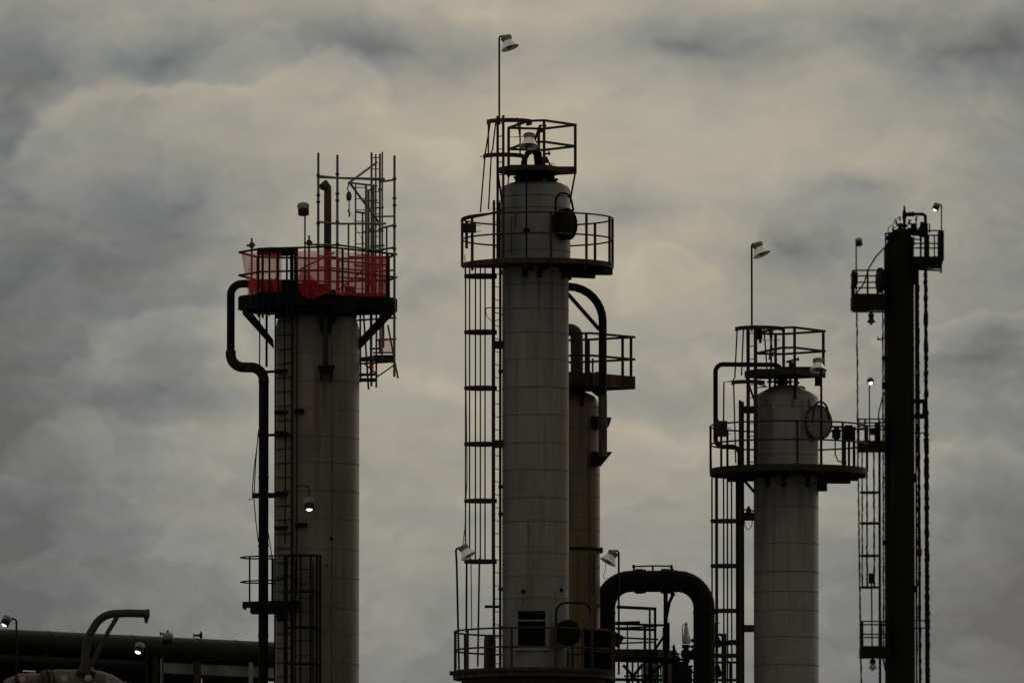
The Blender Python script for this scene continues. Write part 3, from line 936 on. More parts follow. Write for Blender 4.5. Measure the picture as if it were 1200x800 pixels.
# main round platform
m = F2.mb()
m.sector(630, 0, 41.5, 88, -172, 120, 312, 315, 72)
p2 = m.build('platform', 'steel_dark', T2)
F2.mb().sector(630, 0, 87.6, 88.6, -175, 120, 309.4, 315.4, 90).build('toe_board', 'steel_rust', p2)
for a in (-100, -80, -50, -20, 10, 40, 70):
    c_, s_ = math.cos(R(a)), math.sin(R(a))
    PARTS(F2.mb(), 'floor_beam', 'steel_dark', p2).bar((630 + 40 * c_, 40 * s_, 318.5), (630 + 86 * c_, 86 * s_, 317.5), 2.5, 5)
PARTS(F2.mb(), 'floor_beam', 'steel_dark', p2).sector(630, 0, 60, 62.5, -90, 80, 315, 318.5, 60)
for a in (-108, -83, -35, 0, 25):
    c_, s_ = math.cos(R(a)), math.sin(R(a))
    x0, d0 = 627.5 + 39.5 * c_, 39.5 * s_
    F2.mb().bar((x0, d0, 316), (x0 + 1 * c_, d0 + 1 * s_, 328), 5, 4, (c_, s_, 0)).build('gusset', 'steel_dark', p2)
m = F2.mb()
m.bar((668, -12, 319), (717, -4, 319), 14, 7)
m.bar((664, -10, 322), (697, -4, 323), 12, 7)
m.build('support_beam', 'steel_dark', p2)
rails_round(F2, p2, 630, 0, 88.5, (256.5, 281), 1.0, 'steel_rust', [-80, -50, -18, 6, 40, 75, 110, 150, -178, -150], 313, -196, 165, 1.6)
F2.mb().bar((543, -12, 258), (588, -44, 251.5), 1.6, 2.5).build('cage_gate_bar', 'steel_rust', p2)
m = F2.mb()
m.box(541, 558, -16, -6, 263, 273.5)
m.box(545, 548.5, -14, -8, 260, 292)
jb = m.build('junction_box', 'steel_rust', T2)
for y in (265, 272):
    PARTS(F2.mb(), 'cable_gland', 'steel_dark', jb).tube([(557, -11, y), (563.5, -11, y)], 0.45, 6)
# long ladder with its cage on the left side
ladder(F2, T2, (578.8, -11), (586.2, 9), 236, 846, 'steel_rust', 15.2, 2.6, 0.5)
cage(F2, T2, 565, -4, 20, 35, 325, [324, 389.5, 455, 520.5, 587, 658], [80, 114, 180, 221, 264, 308], 313, 659, 'steel_dark', 3.4, 0.85)
for y in (404, 435, 521, 570, 602, 690, 735):
    PARTS(F2.mb(), 'ladder_bracket', 'steel_rust', T2).box(584, 590.5, -3, 5, y - 2, y + 2)
PARTS(F2.mb(), 'ladder_bracket', 'steel_rust', T2).box(579, 590, -10, 10, 516, 524)
PARTS(F2.mb(), 'ladder_bracket', 'steel_rust', T2).box(580, 590, -10, 10, 400, 408)
F2.mb().tube([(569, -12, 363), (572, -13, 361.5), (586, -13, 362), (589, -10, 362)], 0.7, 6).build('hand_loop', 'steel_dark', T2)
F2.mb().tube([(569, -12, 363), (570, -12, 371), (576, -12, 377), (584, -12, 376), (589, -10, 368)], 0.45, 6).build('hand_loop', 'steel_dark', T2)
# wires and lower flaring bars of the cage
F2.mb().tube([(544.8, -22, 300), (546, -22, 420), (547.5, -22, 560), (545, -22, 620), (541.5, -22, 648)], 0.5, 6).build('conduit', 'cable', T2)
for x0, x1, y1, r in ((547, 546.7, 742, 1.2), (562, 560, 782, 1.1), (552, 553, 740, 0.6)):
    F2.mb().tube([(x0, -24, 655), (x1, -26, y1)], r, 8).build('cage_extension', 'steel_dark', T2)
F2.mb().box(568, 585, -14, -8, 709.5, 712.5).build('step_off_bracket', 'steel_dark', T2)
# manway cover and davit
manway(F2, T2, (663, -31, 265.5), (0.82, -0.57, 0.0), 18.5, 6, 'steel_black', davit=[(651, -52, 268), (651, -52, 231), (668, -34, 230), (672, -30, 250)])
manway(F2, T2, (664.5, -42, 743.5), (0.45, -0.9, 0.0), 15, 6, 'steel_black', davit=[(651.5, -58, 748), (651.5, -58, 709), (690, -50, 709), (692, -50, 720)])
for pts, r in (([(604, -36, 268), (604, -37, 252), (616, -40, 252)], 0.5), ([(599, -33, 300), (599, -33, 258)], 0.5)):
    F2.mb().tube(pts, r, 6).build('tracer_tube', 'steel_dark', sh2)
F2.mb().box(613.5, 620.5, -44, -39, 271.5, 275.5).build('instrument_box', 'steel_black', T2)
# small square platform right on top of the shell
PT = [(675, 0), (637.5, -54), (600, -50), (583, -14), (596, 20), (637, 24)]
m = F2.mb()
m.prism(PT, 200, 203)
pt = m.build('top_platform', 'steel_rust', T2)
for a, b in zip(PT, PT[1:] + PT[:1]):
    F2.mb().bar((a[0], a[1], 201), (b[0], b[1], 201), 1.6, 6).build('edge_beam', 'steel_rust', pt)
rails_poly(F2, pt, [(619, -47), (637.5, -54), (675, 0), (637, 46), (596, 36)], (146.5, 171.5), 1.3, 'steel_rust', posts=[(674.3, 0), (637.5, -53.5), (596, 36), (631.5, 44)], y_bot=204, post_r=1.7)
F2.mb().box(608, 674, -10, 30, 196, 199.5).build('deck_plate', 'steel_red', pt)
F2.mb().bar((674, 0, 204), (667, -4, 242), 2.2, 3.2, (0, 1, 0)).build('strut', 'steel_rust', pt)
F2.mb().bar((583.5, -14, 204), (588.5, -12, 240), 2.2, 3.2, (0, 1, 0)).build('strut', 'steel_rust', pt)
F2.mb().bar((596, 36, 204), (593, 30, 240), 1.6, 2, (0, 1, 0)).build('strut', 'steel_rust', pt)
ladder(F2, T2, (583.2, -38), (589.8, -46), 140, 312, 'steel_rust', 15, 2.6, 0.6)
cg = cage(F2, T2, 597, -34, 25.5, -190, 40, [146.8], [-172, -60], 145, 187, 'steel_rust', 5, 0.9)
F2.mb().sector(590, -36, 22.5, 23.8, -200, 20, 184.5, 189.5, 24).build('cage_hoop', 'steel_rust', cg)
for a, b in (((574.5, -30, 147), (568.5, -30, 184)), ((581.5, -48, 144), (577, -48, 182)), ((606, -50, 143), (610, -50, 170)),
             ((568.8, -34, 181), (563, -34, 252)), ((576, -50, 182), (572.5, -50, 250)), ((573, -36, 186), (568, -36, 187))):
    F2.mb().bar(a, b, 1.7, 1.3, (0, 1, 0)).build('cage_bar', 'steel_dark', cg)
F2.mb().tube([(562.5, -34, 187), (569, -34, 186)], 0.5, 6).build('cage_bar', 'steel_dark', cg)
# top nozzles, flange with bolts, goose-neck
m = F2.mb()
m.lathe(627.5, 0, [(10, 216), (10, 204)], 28)
m.lathe(627.5, 0, [(22, 215.5), (22, 213)], 36)
m.lathe(627.5, 0, [(20, 209), (20, 206.5)], 36)
for k in range(12):
    a = 2 * PI * (k + 0.3) / 12
    m.box(627.5 + 18 * math.cos(a) - 1.2, 627.5 + 18 * math.cos(a) + 1.2, 18 * math.sin(a) - 1.2, 18 * math.sin(a) + 1.2, 205, 217)
for x_, d_ in ((606, -16), (612, 14), (645, -16), (650, 8)):
    m.lathe(x_, d_, [(2.6, 219), (2.6, 211), (4.4, 211), (4.4, 208.5), (0, 208)], 14)
m.build('top_flange', 'steel_black', T2)
F2.mb().tube([(613.5, -20, 214), (613.5, -20, 192), (618, -20, 182), (624, -20, 178.5), (630, -18, 182), (631.5, -14, 196), (631.5, -14, 210)], [3, 3, 3.2, 3.6, 5.2, 5.2, 5.2], 14).build('gooseneck_vent', 'steel_black', T2)
m = F2.mb()
m.tube([(637, -20, 206), (637, -20, 186)], 2.0, 10)
m.tube([(637, -20, 182.5), (645, -20, 182)], 1.1, 8)
m.turn((643.5, -20, 181.5), (1, -0.3, 0.1), [(0.4, -0.5), (2.6, -0.5), (2.6, 0.5), (0.4, 0.5)], 14)
m.box(634.5, 642, -23, -17, 187, 193)
m.build('valve', 'steel_black', T2)
F2.mb().tube([(645, -18, 200), (647, -18, 192.5), (650, -18, 195)], 0.6, 6).build('tracer_tube', 'steel_dark', T2)
F2.mb().tube([(596, -20, 163), (614, -20, 162)], 0.45, 6).build('tracer_tube', 'steel_dark', T2)
m = F2.mb()
m.tube([(606, -30, 216), (606, -30, 202)], 2.2, 10)
m.turn((606, -30, 207), (0, 0, 1), [(2, -1.2), (4.4, -1.2), (4.4, 1.2), (2, 1.2)], 12)
m.build('vent_valve', 'steel_black', T2)
m = F2.mb()
m.tube([(648, -26, 214), (648, -26, 203)], 2.0, 10)
m.turn((648, -26, 207), (0, 0, 1), [(2, -1.2), (4.2, -1.2), (4.2, 1.2), (2, 1.2)], 12)
m.tube([(640, -26, 186), (648, -26, 204)], 1.0, 8)
m.build('vent_valve', 'steel_black', T2)
m = F2.mb()
m.tube([(622, -30, 180), (633, -28, 150), (640, -26, 150)], 1.6, 10)
m.turn((635, -28, 156), (0, 0, 1), [(1.6, -2), (3.4, -2), (3.8, 0), (3.4, 2), (1.6, 2)], 12)
m.build('vent_valve', 'steel_black', T2)
# bottom platform
m = F2.mb()
m.sector(625, 0, 40, 94, 0, 360, 789, 793, 72)
m.sector(625, 0, 92.5, 94, 0, 360, 786, 796, 72)
p2b = m.build('platform', 'steel_rust', T2)
PARTS(F2.mb(), 'floor_beam', 'steel_dark', p2b).sector(625, 0, 80, 84, 0, 360, 793, 806, 60)
PARTS(F2.mb(), 'floor_beam', 'steel_dark', p2b).box(527, 546, -14, 0, 786.5, 791)
rails_round(F2, p2b, 625, 0, 92.5, (740, 762), 1.1, 'steel_rust', [-170, -106, -74, -42, -8, 25, 60, 120, 150, 172, -146], 790, 0, 360, 1.5)
# fenced instrument panel at the right end of the bottom platform
m = F2.mb()
for x in (682, 692.5, 717):
    m.bar((x, -66 + (x - 682) * 0.9, 740), (x, -66 + (x - 682) * 0.9, 790), 2.4, 2.4, (0, 1, 0))
for y in (741, 765, 787):
    m.bar((682, -66, y), (717, -34, y), 1.6, 2.2)
gd = m.build('guard_frame', 'steel_rust', T2)
F2.mb().prism([(686, -52), (716, -26), (712, -22), (684, -46)], 741, 786).build('panel', 'void', gd)
m = F2.mb()
m.lathe(574, 4, [(7, 790), (7, 749), (6, 745), (3.5, 743), (0, 742.6)], 24)
m.build('seal_pot', 'steel_rust', T2)
F2.mb().tube([(697, -58, 742), (696, -58, 720), (698.5, -56, 714), (702, -54, 712)], 2.0, 10).build('rusty_bend', 'steel_red', T2)
F2.mb().tube([(665, -66, 764), (665, -66, 789)], 1.2, 8).build('manway_prop', 'steel_black', T2)

# arched overflow pipe between tower 2 and tower 3
op = thing(F2, 'process_pipe', 'slim dark pipe arching out of the tallest tower and down past a rusty platform', 'pipe')
F2.mb().tube([(664, 16, 334.5), (706.5, 24, 334.5), (706.5, 24, 532)], 4.8, 18, bend=40).build('pipe_run', 'pipe_black', op)
F2.mb().bar((664, 18, 341), (702.5, 24, 384), 3, 4.2).build('brace', 'steel_black', op)
F2.mb().tube([(706.5, 24, 462), (706.5, 24, 533)], 5.2, 18).build('lower_sleeve', 'pipe_rustpatch', op)

# lamps of tower 2
lamp(592.8, 43.2, 261.3, 'white bell lamp on the highest slender pole, above the tallest tower', 'bell', (0.36, -0.2, -1), 0.98,
     pole=[(585, 2, 146), (585, 2, 45), (585.6, 2, 43), (592, 0, 42)], pole_r=1.15)
lamp(620.3, 157.5, 260.8, 'white bell lamp inside the small top platform of the tallest tower', 'bell', (-0.02, -0.3, -1), 1.02,
     pole=[(617, 2, 312), (617, 2, 166), (618, 1, 160)], pole_r=0.95)
lamp(542.2, 640, 260.9, 'white bell lamp tilted right on a pole left of the tallest tower', 'bell', (0.55, -0.16, -0.9), 0.90,
     pole=[(538.2, 2, 792), (535.2, 2, 660), (534.3, 2, 644), (535.5, 2, 642.5), (542, 0, 640)], pole_r=1.2)
lr = lamp(719, 646.5, 263.9, 'white bell lamp tilted left on a pole in front of the thick black pipe arch', 'bell', (-0.5, -0.16, -0.9), 0.92,
          pole=[(725, 2, 790), (725, 2, 647), (723.5, 2, 645), (719, 0, 645)], pole_r=1.2)
Fl = Frame(719, 263.9)
Fl.mb().tube([(709.5, -1, 660), (709, -1, 668), (707, -1, 676), (709, -1, 679), (712, 0, 676.5), (714, 0, 680), (717, 1, 684)], 0.4, 5).build('loose_wire', 'cable', lr)

# =================================================================== TOWER 3 : rust-stained column behind tower 2
T3 = thing(F3, 'process_tower', 'shorter rust stained brown tower partly hidden behind the tallest grey tower', 'tower', 'refinery towers')
sh3 = shell(F3, 671, [(32, 477), (30.5, 472), (25, 464), (14, 459), (0, 457)], 'clad3', T3, [478, 504, 530, 557, 583, 608, 622, 665, 700, 740, 780], 32)
F3.mb().sector(671, 0, 32, 33.4, 0, 360, 642.5, 645.5, 60).build('stiffener_ring', 'steel_black', sh3)
PR = [(744, 0), (693, -58), (645, -50), (632, 0), (650, 50), (690, 36)]
m = F3.mb()
m.prism(PR, 444, 447)
p3 = m.build('platform', 'steel_red', T3)
for a, b in zip(PR, PR[1:] + PR[:1]):
    F3.mb().bar((a[0], a[1], 448.5), (b[0], b[1], 448.5), 1.6, 15).build('edge_beam', 'steel_red', p3)
for x in (668, 680, 690, 700):
    PARTS(F3.mb(), 'deck_fitting', 'steel_black', p3).box(x - 3, x + 3, -20, -12, 437, 446)
rails_poly(F3, p3, PR, (395, 421), 1.25, 'steel_dark', posts=[(686.5, -55), (729.5, -17), (739.5, -3), (690, 35), (650, 48)], y_bot=446, post_r=1.7)
F3.mb().bar((694.8, 20, 418), (694.8, 20, 446), 2.2, 2.2, (0, 1, 0)).build('stub_post', 'steel_dark', p3)
m = F3.mb()
m.wedge([(699, 456), (703, 456), (703, 468), (699, 462)], -4, 4)
m.bar((700, 0, 462), (686, -20, 452), 3, 3)
m.build('bracket', 'steel_black', p3)
F3.mb().tube([(655, -8, 388), (658, -8, 388.5), (675.5, -8, 386), (676, -8, 410), (676, -8, 446)], 7.3, 24, bend=14).build('vent_pipe', 'pipe_olive', T3)
for tri in ([(675, 472), (681, 472), (681, 496), (675, 496)], [(694, 489), (716.5, 491), (715, 496), (712.5, 502), (705, 503), (697, 505), (694, 500)],
            [(694, 531), (717, 531), (704, 547), (694, 547)]):
    F3.mb().wedge(tri, -28, -12).build('bracket', 'steel_black', T3)
m = F3.mb()
m.bar((685, -29.5, 455), (682, -30, 478), 3, 3, (0, 1, 0))
m.build('hanger', 'steel_black', T3)
F3.mb().turn((703, -8, 645), (1, -0.2, 0), [(3.6, 0), (3.6, 2.5), (2.4, 3.2), (0, 3.2)], 14).build('nozzle', 'steel_black', T3)
F3.mb().tube([(696, -24, 650), (695.5, -24.5, 700)], 0.7, 6).build('tracer_tube', 'steel_black', sh3)

# =================================================================== thick black arch pipe, its posts and the walkway behind
FA = Frame(770, 266.6)
GA = F_ground(FA)
arch = thing(FA, 'process_pipe', 'very thick black pipe bent into an arch between the two middle grey towers', 'pipe')
FA.mb().tube([(708.3, 0, GA), (708.3, 0, 680.7), (824.8, 0, 680.7), (824.8, 0, GA)], 12.6, 40, bend=31).build('pipe_run', 'pipe_black', arch)
for x, ln in ((743, 11), (773.5, 12)):
    FA.mb().turn((x, 0, 680.7), (1, 0, 0), [(12.6, 0), (14.2, 1.2), (14.7, 3), (14.7, ln - 2), (13.8, ln), (14.2, ln + 1), (14.2, ln + 2.2), (12.6, ln + 3)], 36).build('flange_wrap', 'pipe_black', arch)
m = FA.mb()
m.tube([(742, 0, 663.5), (765, 0, 662.6), (787, 0, 663)], 0.9, 8)
for x in (742.5, 764.8, 786.5):
    m.tube([(x, 0, 663), (x, 0, 670)], 1.1, 8)
for x in (742.5, 786.5):
    m.turn((x, 0, 665), (0, 0, 1), [(0, -1), (1.8, 0), (1.8, 3), (0, 4)], 10)
m.bar((786, 0, 664), (790, 0, 669), 2, 2)
m.build('lifting_bar', 'steel_black', arch)
m = FA.mb()
m.bar((779.8, 0, 692), (779.8, 0, GA), 5, 5, (0, 1, 0))
m.build('support_post', 'steel_black', arch)
m = FA.mb()
m.tube([(789, 0, 695), (784, 0, 706), (780.5, 0, 726)], [1.9, 1.9, 1.5], 8)
m.tube([(787, 0, 694), (789.5, 0, 698)], [2.6, 2.6], 8)
m.build('brace', 'steel_black', arch)

for (px_, py_, ax_) in ((824.8, 718, (0, 0, 1)), (824.8, 756, (0, 0, 1)), (708.3, 718, (0, 0, 1)), (792, 680.7, (1, 0, 0))):
    FA.mb().turn((px_, 0, py_), ax_, [(12.5, -1.0), (13.3, -0.7), (13.3, 0.7), (12.5, 1.0)], 36).build('lagging_band', 'pipe_black', arch)
for k in range(6):
    a_ = 0.25 + k * 0.22
    FA.mb().turn((793.8 + 31 * math.sin(a_), 0, 711.7 - 31 * math.cos(a_)), (math.cos(a_), 0, -math.sin(a_)), [(12.5, -0.6), (12.95, -0.4), (12.95, 0.4), (12.5, 0.6)], 36).build('lagging_band', 'pipe_black', arch)

FW = Frame(750, 269)
GW = F_ground(FW)
wk = thing(FW, 'walkway', 'low dark steel walkway with handrails and cross bracing under the thick black pipe arch', 'walkway')
m = FW.mb()
m.prism([(716, -40), (770, -34), (793, 0), (780, 30), (716, 30)], 762, 771)
dk = m.build('deck', 'steel_rust', wk)
FW.mb().bar((716, -30, 773), (796, 0, 773.5), 6, 7).build('edge_beam', 'steel_black', wk)
for a, b, h in (((722, -40, 713), (768.5, -36, 715), 3.6), ((722, -40, 738.5), (768.5, -36, 739.5), 3), ((720, -10, 731), (784, -2, 732.5), 2.6),
                ((720, -10, 747), (771, -4, 749), 2), ((720, -10, 754), (768, -4, 752), 1.8), ((720, 10, 729.5), (750, 10, 728.5), 4), ((720, 10, 735), (770, 10, 733), 2)):
    FW.mb().bar(a, b, 1.8, h).build('handrail', 'steel_black', wk)
for x, d, y0, w in ((760.8, -36, 715, 2.4), (767, -36, 714, 3), (755.3, -10, 731, 3.2), (735, -10, 731, 1.6), (783, 0, 729, 3.2), (778, 0, 735, 3.6)):
    FW.mb().bar((x, d, y0), (x, d, 768), w, w, (0, 1, 0)).build('railing_post', 'steel_black', wk)
FW.mb().bar((765, -20, 765), (781, -2, 740), 2, 2.4).build('brace', 'steel_black', wk)
for a, b in (((733, -10, 803), (753, -10, 778)), ((752, -10, 800), (778, -10, 776)), ((730, 10, 778), (760, 10, 812))):
    FW.mb().bar(a, b, 3, 3.4).build('brace', 'steel_black', wk)
for x, w in ((735, 3), (755, 3.5), (771, 2.4), (716, 6), (762, 4)):
    FW.mb().bar((x, 12 if x != 716 else -20, 770), (x, 12 if x != 716 else -20, GW), w, w, (0, 1, 0)).build('leg', 'steel_black', wk)
FW.mb().bar((720, 12, 795), (790, 12, 796), 3, 3.4).build('cross_beam', 'steel_black', wk)
FW.mb().bar((716, 8, 745), (728, 8, 752), 20, 14).build('gearbox', 'steel_black', wk)
FG = Frame(755, 274)
GG = F_ground(FG)
pg = thing(FG, 'pipe_bundle', 'cluster of thin grey upright pipes seen below the low walkway', 'pipework')
for x, r, y0 in ((741, 1.2, 771), (747.5, 1.0, 774), (757, 3.4, 772), (764, 4.2, 771), (770, 2.2, 774), (774, 1.0, 772), (752, 0.8, 780)):
    FG.mb().tube([(x, 0, GG), (x, 0, y0)], r, 12).build('pipe_run', 'galv' if r > 2 else 'steel_dark', pg)
for y, x0, x1 in ((792, 731, 780), (797, 735, 777)):
    FG.mb().tube([(x0, -6, y), (x1, -6, y - 0.5)], 1.1, 8).build('cross_pipe', 'steel_black', pg)
FG.mb().turn((764, 0, 783), (0, 0, 1), [(4.2, -1.5), (5.8, -1.5), (5.8, 1.5), (4.2, 1.5)], 16).build('flange', 'steel_dark', pg)
FP = Frame(781, 267.4)
po = thing(FP, 'support_post', 'square tan clad post standing below the right end of the low walkway', 'post')
FP.mb().box(775.5, 787, -5, 6, 777, F_ground(FP)).build('shaft', 'tan', po)
FP.mb().box(773.5, 789, -7, 8, 774.5, 777).build('cap_plate', 'steel_black', po)

# knock-out drum with the two relief valves beside the arch leg
FD = Frame(800, 268)
GD = F_ground(FD)
dr = thing(FD, 'vertical_drum', 'small dark round topped drum between the walkway and the right leg of the pipe arch', 'drum')
FD.mb().lathe(796, 6, [(15, GD), (15, 792), (14, 784), (10.5, 778), (5, 775), (0, 774)], 32).build('shell', 'steel_black', dr)
PARTS(FD.mb(), 'branch_pipe', 'steel_black', dr).tube([(785, 0, 772), (792, 0, 773), (806, 0, 771), (822, 0, 772)], 1.5, 8)
PARTS(FD.mb(), 'branch_pipe', 'steel_black', dr).tube([(800, 0, 757), (824, 0, 757)], 1.1, 8)
PARTS(FD.mb(), 'branch_pipe', 'steel_black', dr).tube([(803, 0, 796), (824, 0, 796)], 1.1, 8)
PARTS(FD.mb(), 'branch_pipe', 'steel_black', dr).tube([(803, 0, 788), (822, 0, 787)], 1.0, 8)
for x, y, r in ((812, 764, 3.2), (794, 771, 2.4), (809, 786, 2.6), (814, 797, 2.8)):
    FD.mb().turn((x, -2, y), (0, -0.5, 1), [(0, -r), (r * 0.8, -r), (r, 0), (r * 0.8, r), (r * 0.3, r * 1.2), (r * 0.3, r * 2), (r, r * 2.1), (r, r * 2.5), (0, r * 2.6)], 12).build('isolating_valve', 'steel_black', dr)
rv = thing(FD, 'relief_valve', 'pale relief valve with a white bonnet on a dark stem under the arch', 'valve', 'relief valves inside the pipe arch')
m = FD.mb()
m.tube([(803.5, 0, 800), (803.5, 0, 756)], 3.0, 14)
m.turn((803.5, 0, 776), (0, 0, 1), [(4.6, 0), (4.6, 3), (3, 4)], 16)
m.turn((803.5, 0, 769), (0, 0, 1), [(5.4, -1), (6.4, 3), (5.4, 7), (3, 9)], 16)
m.turn((803.5, 0, 785), (0, 0, 1), [(5.2, 0), (5.2, 2), (3, 3)], 16)
m.turn((803.5, 0, 757), (0, 0, 1), [(4.8, -2), (4.8, 2)], 16)
m.tube([(803, 0, 771), (814, 0, 768)], 2.6, 10)
st_ = m.build('stem', 'steel_black', rv)
FD.mb().turn((803.8, 0, 753), (0, 0, 1), [(4.6, -1), (5.0, 3), (4.6, 8.2), (3.0, 9)], 18).build('body', 'white_cap', rv)
FD.mb().turn((803.8, 0, 744.5), (0, 0, 1), [(3.4, 0), (2.9, 5), (2.4, 9), (1.6, 11), (1.9, 12.5), (1.9, 15), (0, 16)], 18).build('bonnet', 'white_cap', rv)
FD.mb().tube([(799.5, -1, 745), (799.2, -1, 733), (802, -1, 731)], 0.7, 8).build('lever', 'white_cap', rv)
FD.mb().turn((809, 0, 750), (1, 0, 0), [(2, 0), (2, 2.5), (3, 3), (3, 4.6), (0, 4.6)], 14).build('outlet_flange', 'steel_dark', rv)
r2 = thing(FD, 'relief_valve', 'small black relief valve left of the pale bonneted one, with a pointed cap', 'valve', 'relief valves inside the pipe arch')
m = FD.mb()
m.tube([(789.6, 0, 780), (789.6, 0, 760)], 1.4, 10)
m.turn((789.6, 0, 767), (0, 0, 1), [(3.6, 0), (3.6, 2.4), (1.6, 3)], 14)
m.turn((789.6, 0, 764), (0, 0, 1), [(1.6, 0), (2.0, 4), (1.2, 7), (0.6, 10), (0, 10.4)], 12)
m.build('body', 'steel_black', r2)
FD.mb().wedge([(786, 757), (790, 755.5), (790, 760)], -0.6, 0.6).build('lever', 'steel_dark', r2)

# dark pipework behind the right leg of the arch
FB = Frame(850, 270)
GB = F_ground(FB)
mf = thing(FB, 'valve_manifold', 'dark cluster of pipes and valves seen between the pipe arch and the right grey tower', 'pipework')
FB.mb().tube([(836, 0, 754), (861, 0, 752), (866, 0, 758), (866, 0, GB)], 3.2, 14).build('pipe_run', 'steel_black', mf)
FB.mb().tube([(848, 0, 742), (848, 0, GB)], 3.0, 14).build('pipe_run', 'steel_black', mf)
m = FB.mb()
m.turn((840, 0, 757), (0, 0, 1), [(4, -1), (6, 3), (4, 8), (2.2, 11), (2.2, 14), (0, 14)], 14)
m.tube([(842, 0, 742), (847, 0, 745)], 1.5, 8)
m.turn((840, 0, 792), (0, 0, 1), [(4, -1), (5.5, 3), (4, 9), (2.0, 14), (0, 14)], 14)
m.build('valve', 'steel_black', mf)
for y, h, x1 in ((768, 3.4, 862), (775.5, 2.6, 862), (796, 3, 862)):
    FB.mb().bar((832, 4, y), (x1, 4, y), 3, h).build('cross_beam', 'steel_black', mf)
FB.mb().bar((855.5, 4, 774), (855.5, 4, GB), 3, 2.8, (0, 1, 0)).build('post', 'steel_black', mf)
FB.mb().tube([(838, 0, 729.5), (844, 0, 729.5)], 0.6, 6).build('spindle', 'steel_black', mf)
FB.mb().tube([(838, 0, 729), (838, 0, 757)], 0.9, 6).build('spindle', 'steel_black', mf)
# =================================================================== TOWER 4
T4 = thing(F4, 'process_tower', 'dull grey cylindrical tower with a cone shaped top and round bolted cover', 'tower', 'refinery towers')
sh4 = shell(F4, 921, [(38, 466.5), (36.5, 463.5), (17, 453.2), (14.5, 452), (0, 451.6)], 'clad4', T4,
            [478, 534, 568, 595, 638, 671, 694.5, 716, 747, 780, 815], 38)
for x, y in ((906, 478), (928, 476), (947, 474), (897, 474)):
    dx = x - 921
    F4.mb().box(x - 1.5, x + 1.5, -math.sqrt(38.3 ** 2 - dx * dx) - 0.6, -math.sqrt(38.3 ** 2 - dx * dx) + 3, y - 4, y + 4).build('lifting_lug', 'band' if x != 906 else 'lamp_grey', sh4)
F4.mb().turn((940, 0, 453.5), (0.3, -0.2, 1), [(4, -2), (4, 1), (0, 1)], 14).build('capped_nozzle', 'steel_dark', sh4)
m = F4.mb()
for x_, d_, y_ in ((902, -8, 440), (908, -14, 441), (926, -10, 442), (934, 4, 440)):
    m.tube([(x_, d_, 458), (x_, d_, y_)], 1.5, 8)
    m.turn((x_, d_, 448), (0, 0, 1), [(1.5, -1), (3.2, -1), (3.2, 1), (1.5, 1)], 12)
m.lathe(917, 0, [(6, 456), (6, 444)], 20)
m.lathe(917, 0, [(10, 449), (10, 446)], 20)
m.build('top_nozzle', 'steel_black', T4)
# main round platform
m = F4.mb()
m.sector(924, 0, 39, 92, 0, 360, 553, 556, 72)
p4 = m.build('platform', 'steel_dark', T4)
F4.mb().sector(924, 0, 91.4, 92.4, 0, 360, 549.5, 557, 90).build('toe_board', 'steel_dark', p4)
for a in (-170, -140, -115, -90, -65, -35, -5, 25, 60, 100, 140):
    c_, s_ = math.cos(R(a)), math.sin(R(a))
    PARTS(F4.mb(), 'floor_beam', 'steel_dark', p4).bar((924 + 38 * c_, 38 * s_, 559), (924 + 90 * c_, 90 * s_, 558.2), 2.5, 5)
PARTS(F4.mb(), 'floor_beam', 'steel_dark', p4).sector(924, 0, 64, 67, 0, 360, 556, 560.5, 60)
for a in (-125, -95, -50, -15, 10):
    c_, s_ = math.cos(R(a)), math.sin(R(a))
    F4.mb().bar((921 + 38.6 * c_, 38.6 * s_, 556), (921 + 39 * c_, 39 * s_, 573), 5, 3.4, (c_, s_, 0)).build('gusset', 'steel_dark', p4)
F4.mb().bar((871, -8, 562), (884, -6, 577), 3, 3).build('bracket', 'steel_black', p4)
m = F4.mb()
m.box(959, 969, -10, 8, 558, 575)
m.bar((962, -6, 564), (996, -2, 564), 10, 5)
m.build('support_beam', 'steel_dark', p4)
rails_round(F4, p4, 924, 0, 92, (499.5, 521), 1.0, 'steel_dark', [-85, -48, -4, 38, 64, 100, 140, 172, -150], 553, -188, 172, 1.4)
for x, d in ((991, 40), (1001.5, 26)):
    F4.mb().bar((x, d, 500), (x, d, 553), 3.2, 3.2, (0, 1, 0)).build('railing_post', 'steel_black', p4)
m = F4.mb()
for x0, x1, y0, y1 in ((976, 986, 501, 511), (989, 1002, 499, 512)):
    m.box(x0, x1, 26, 34, y0, y1)
    m.box(x0 + 2, x1 - 2, 24, 36, y0 - 3, y1 + 3)
m.bar((975, 30, 497.5), (1004, 30, 499), 2, 2.4)
iv = m.build('instrument_boxes', 'steel_black', T4)
F4.mb().tube([(979.5, 30, 511), (979.5, 30, 530), (983, 30, 538), (993, 30, 540)], 0.8, 8).build('drain_tube', 'steel_black', iv)
m = F4.mb()
m.box(837, 852, -16, -6, 494, 512)
jb4 = m.build('junction_box', 'steel_rust', T4)
for y in (502, 505.5, 509):
    PARTS(F4.mb(), 'cable_gland', 'steel_dark', jb4).tube([(852, -11, y), (856, -11, y)], 0.4, 6)
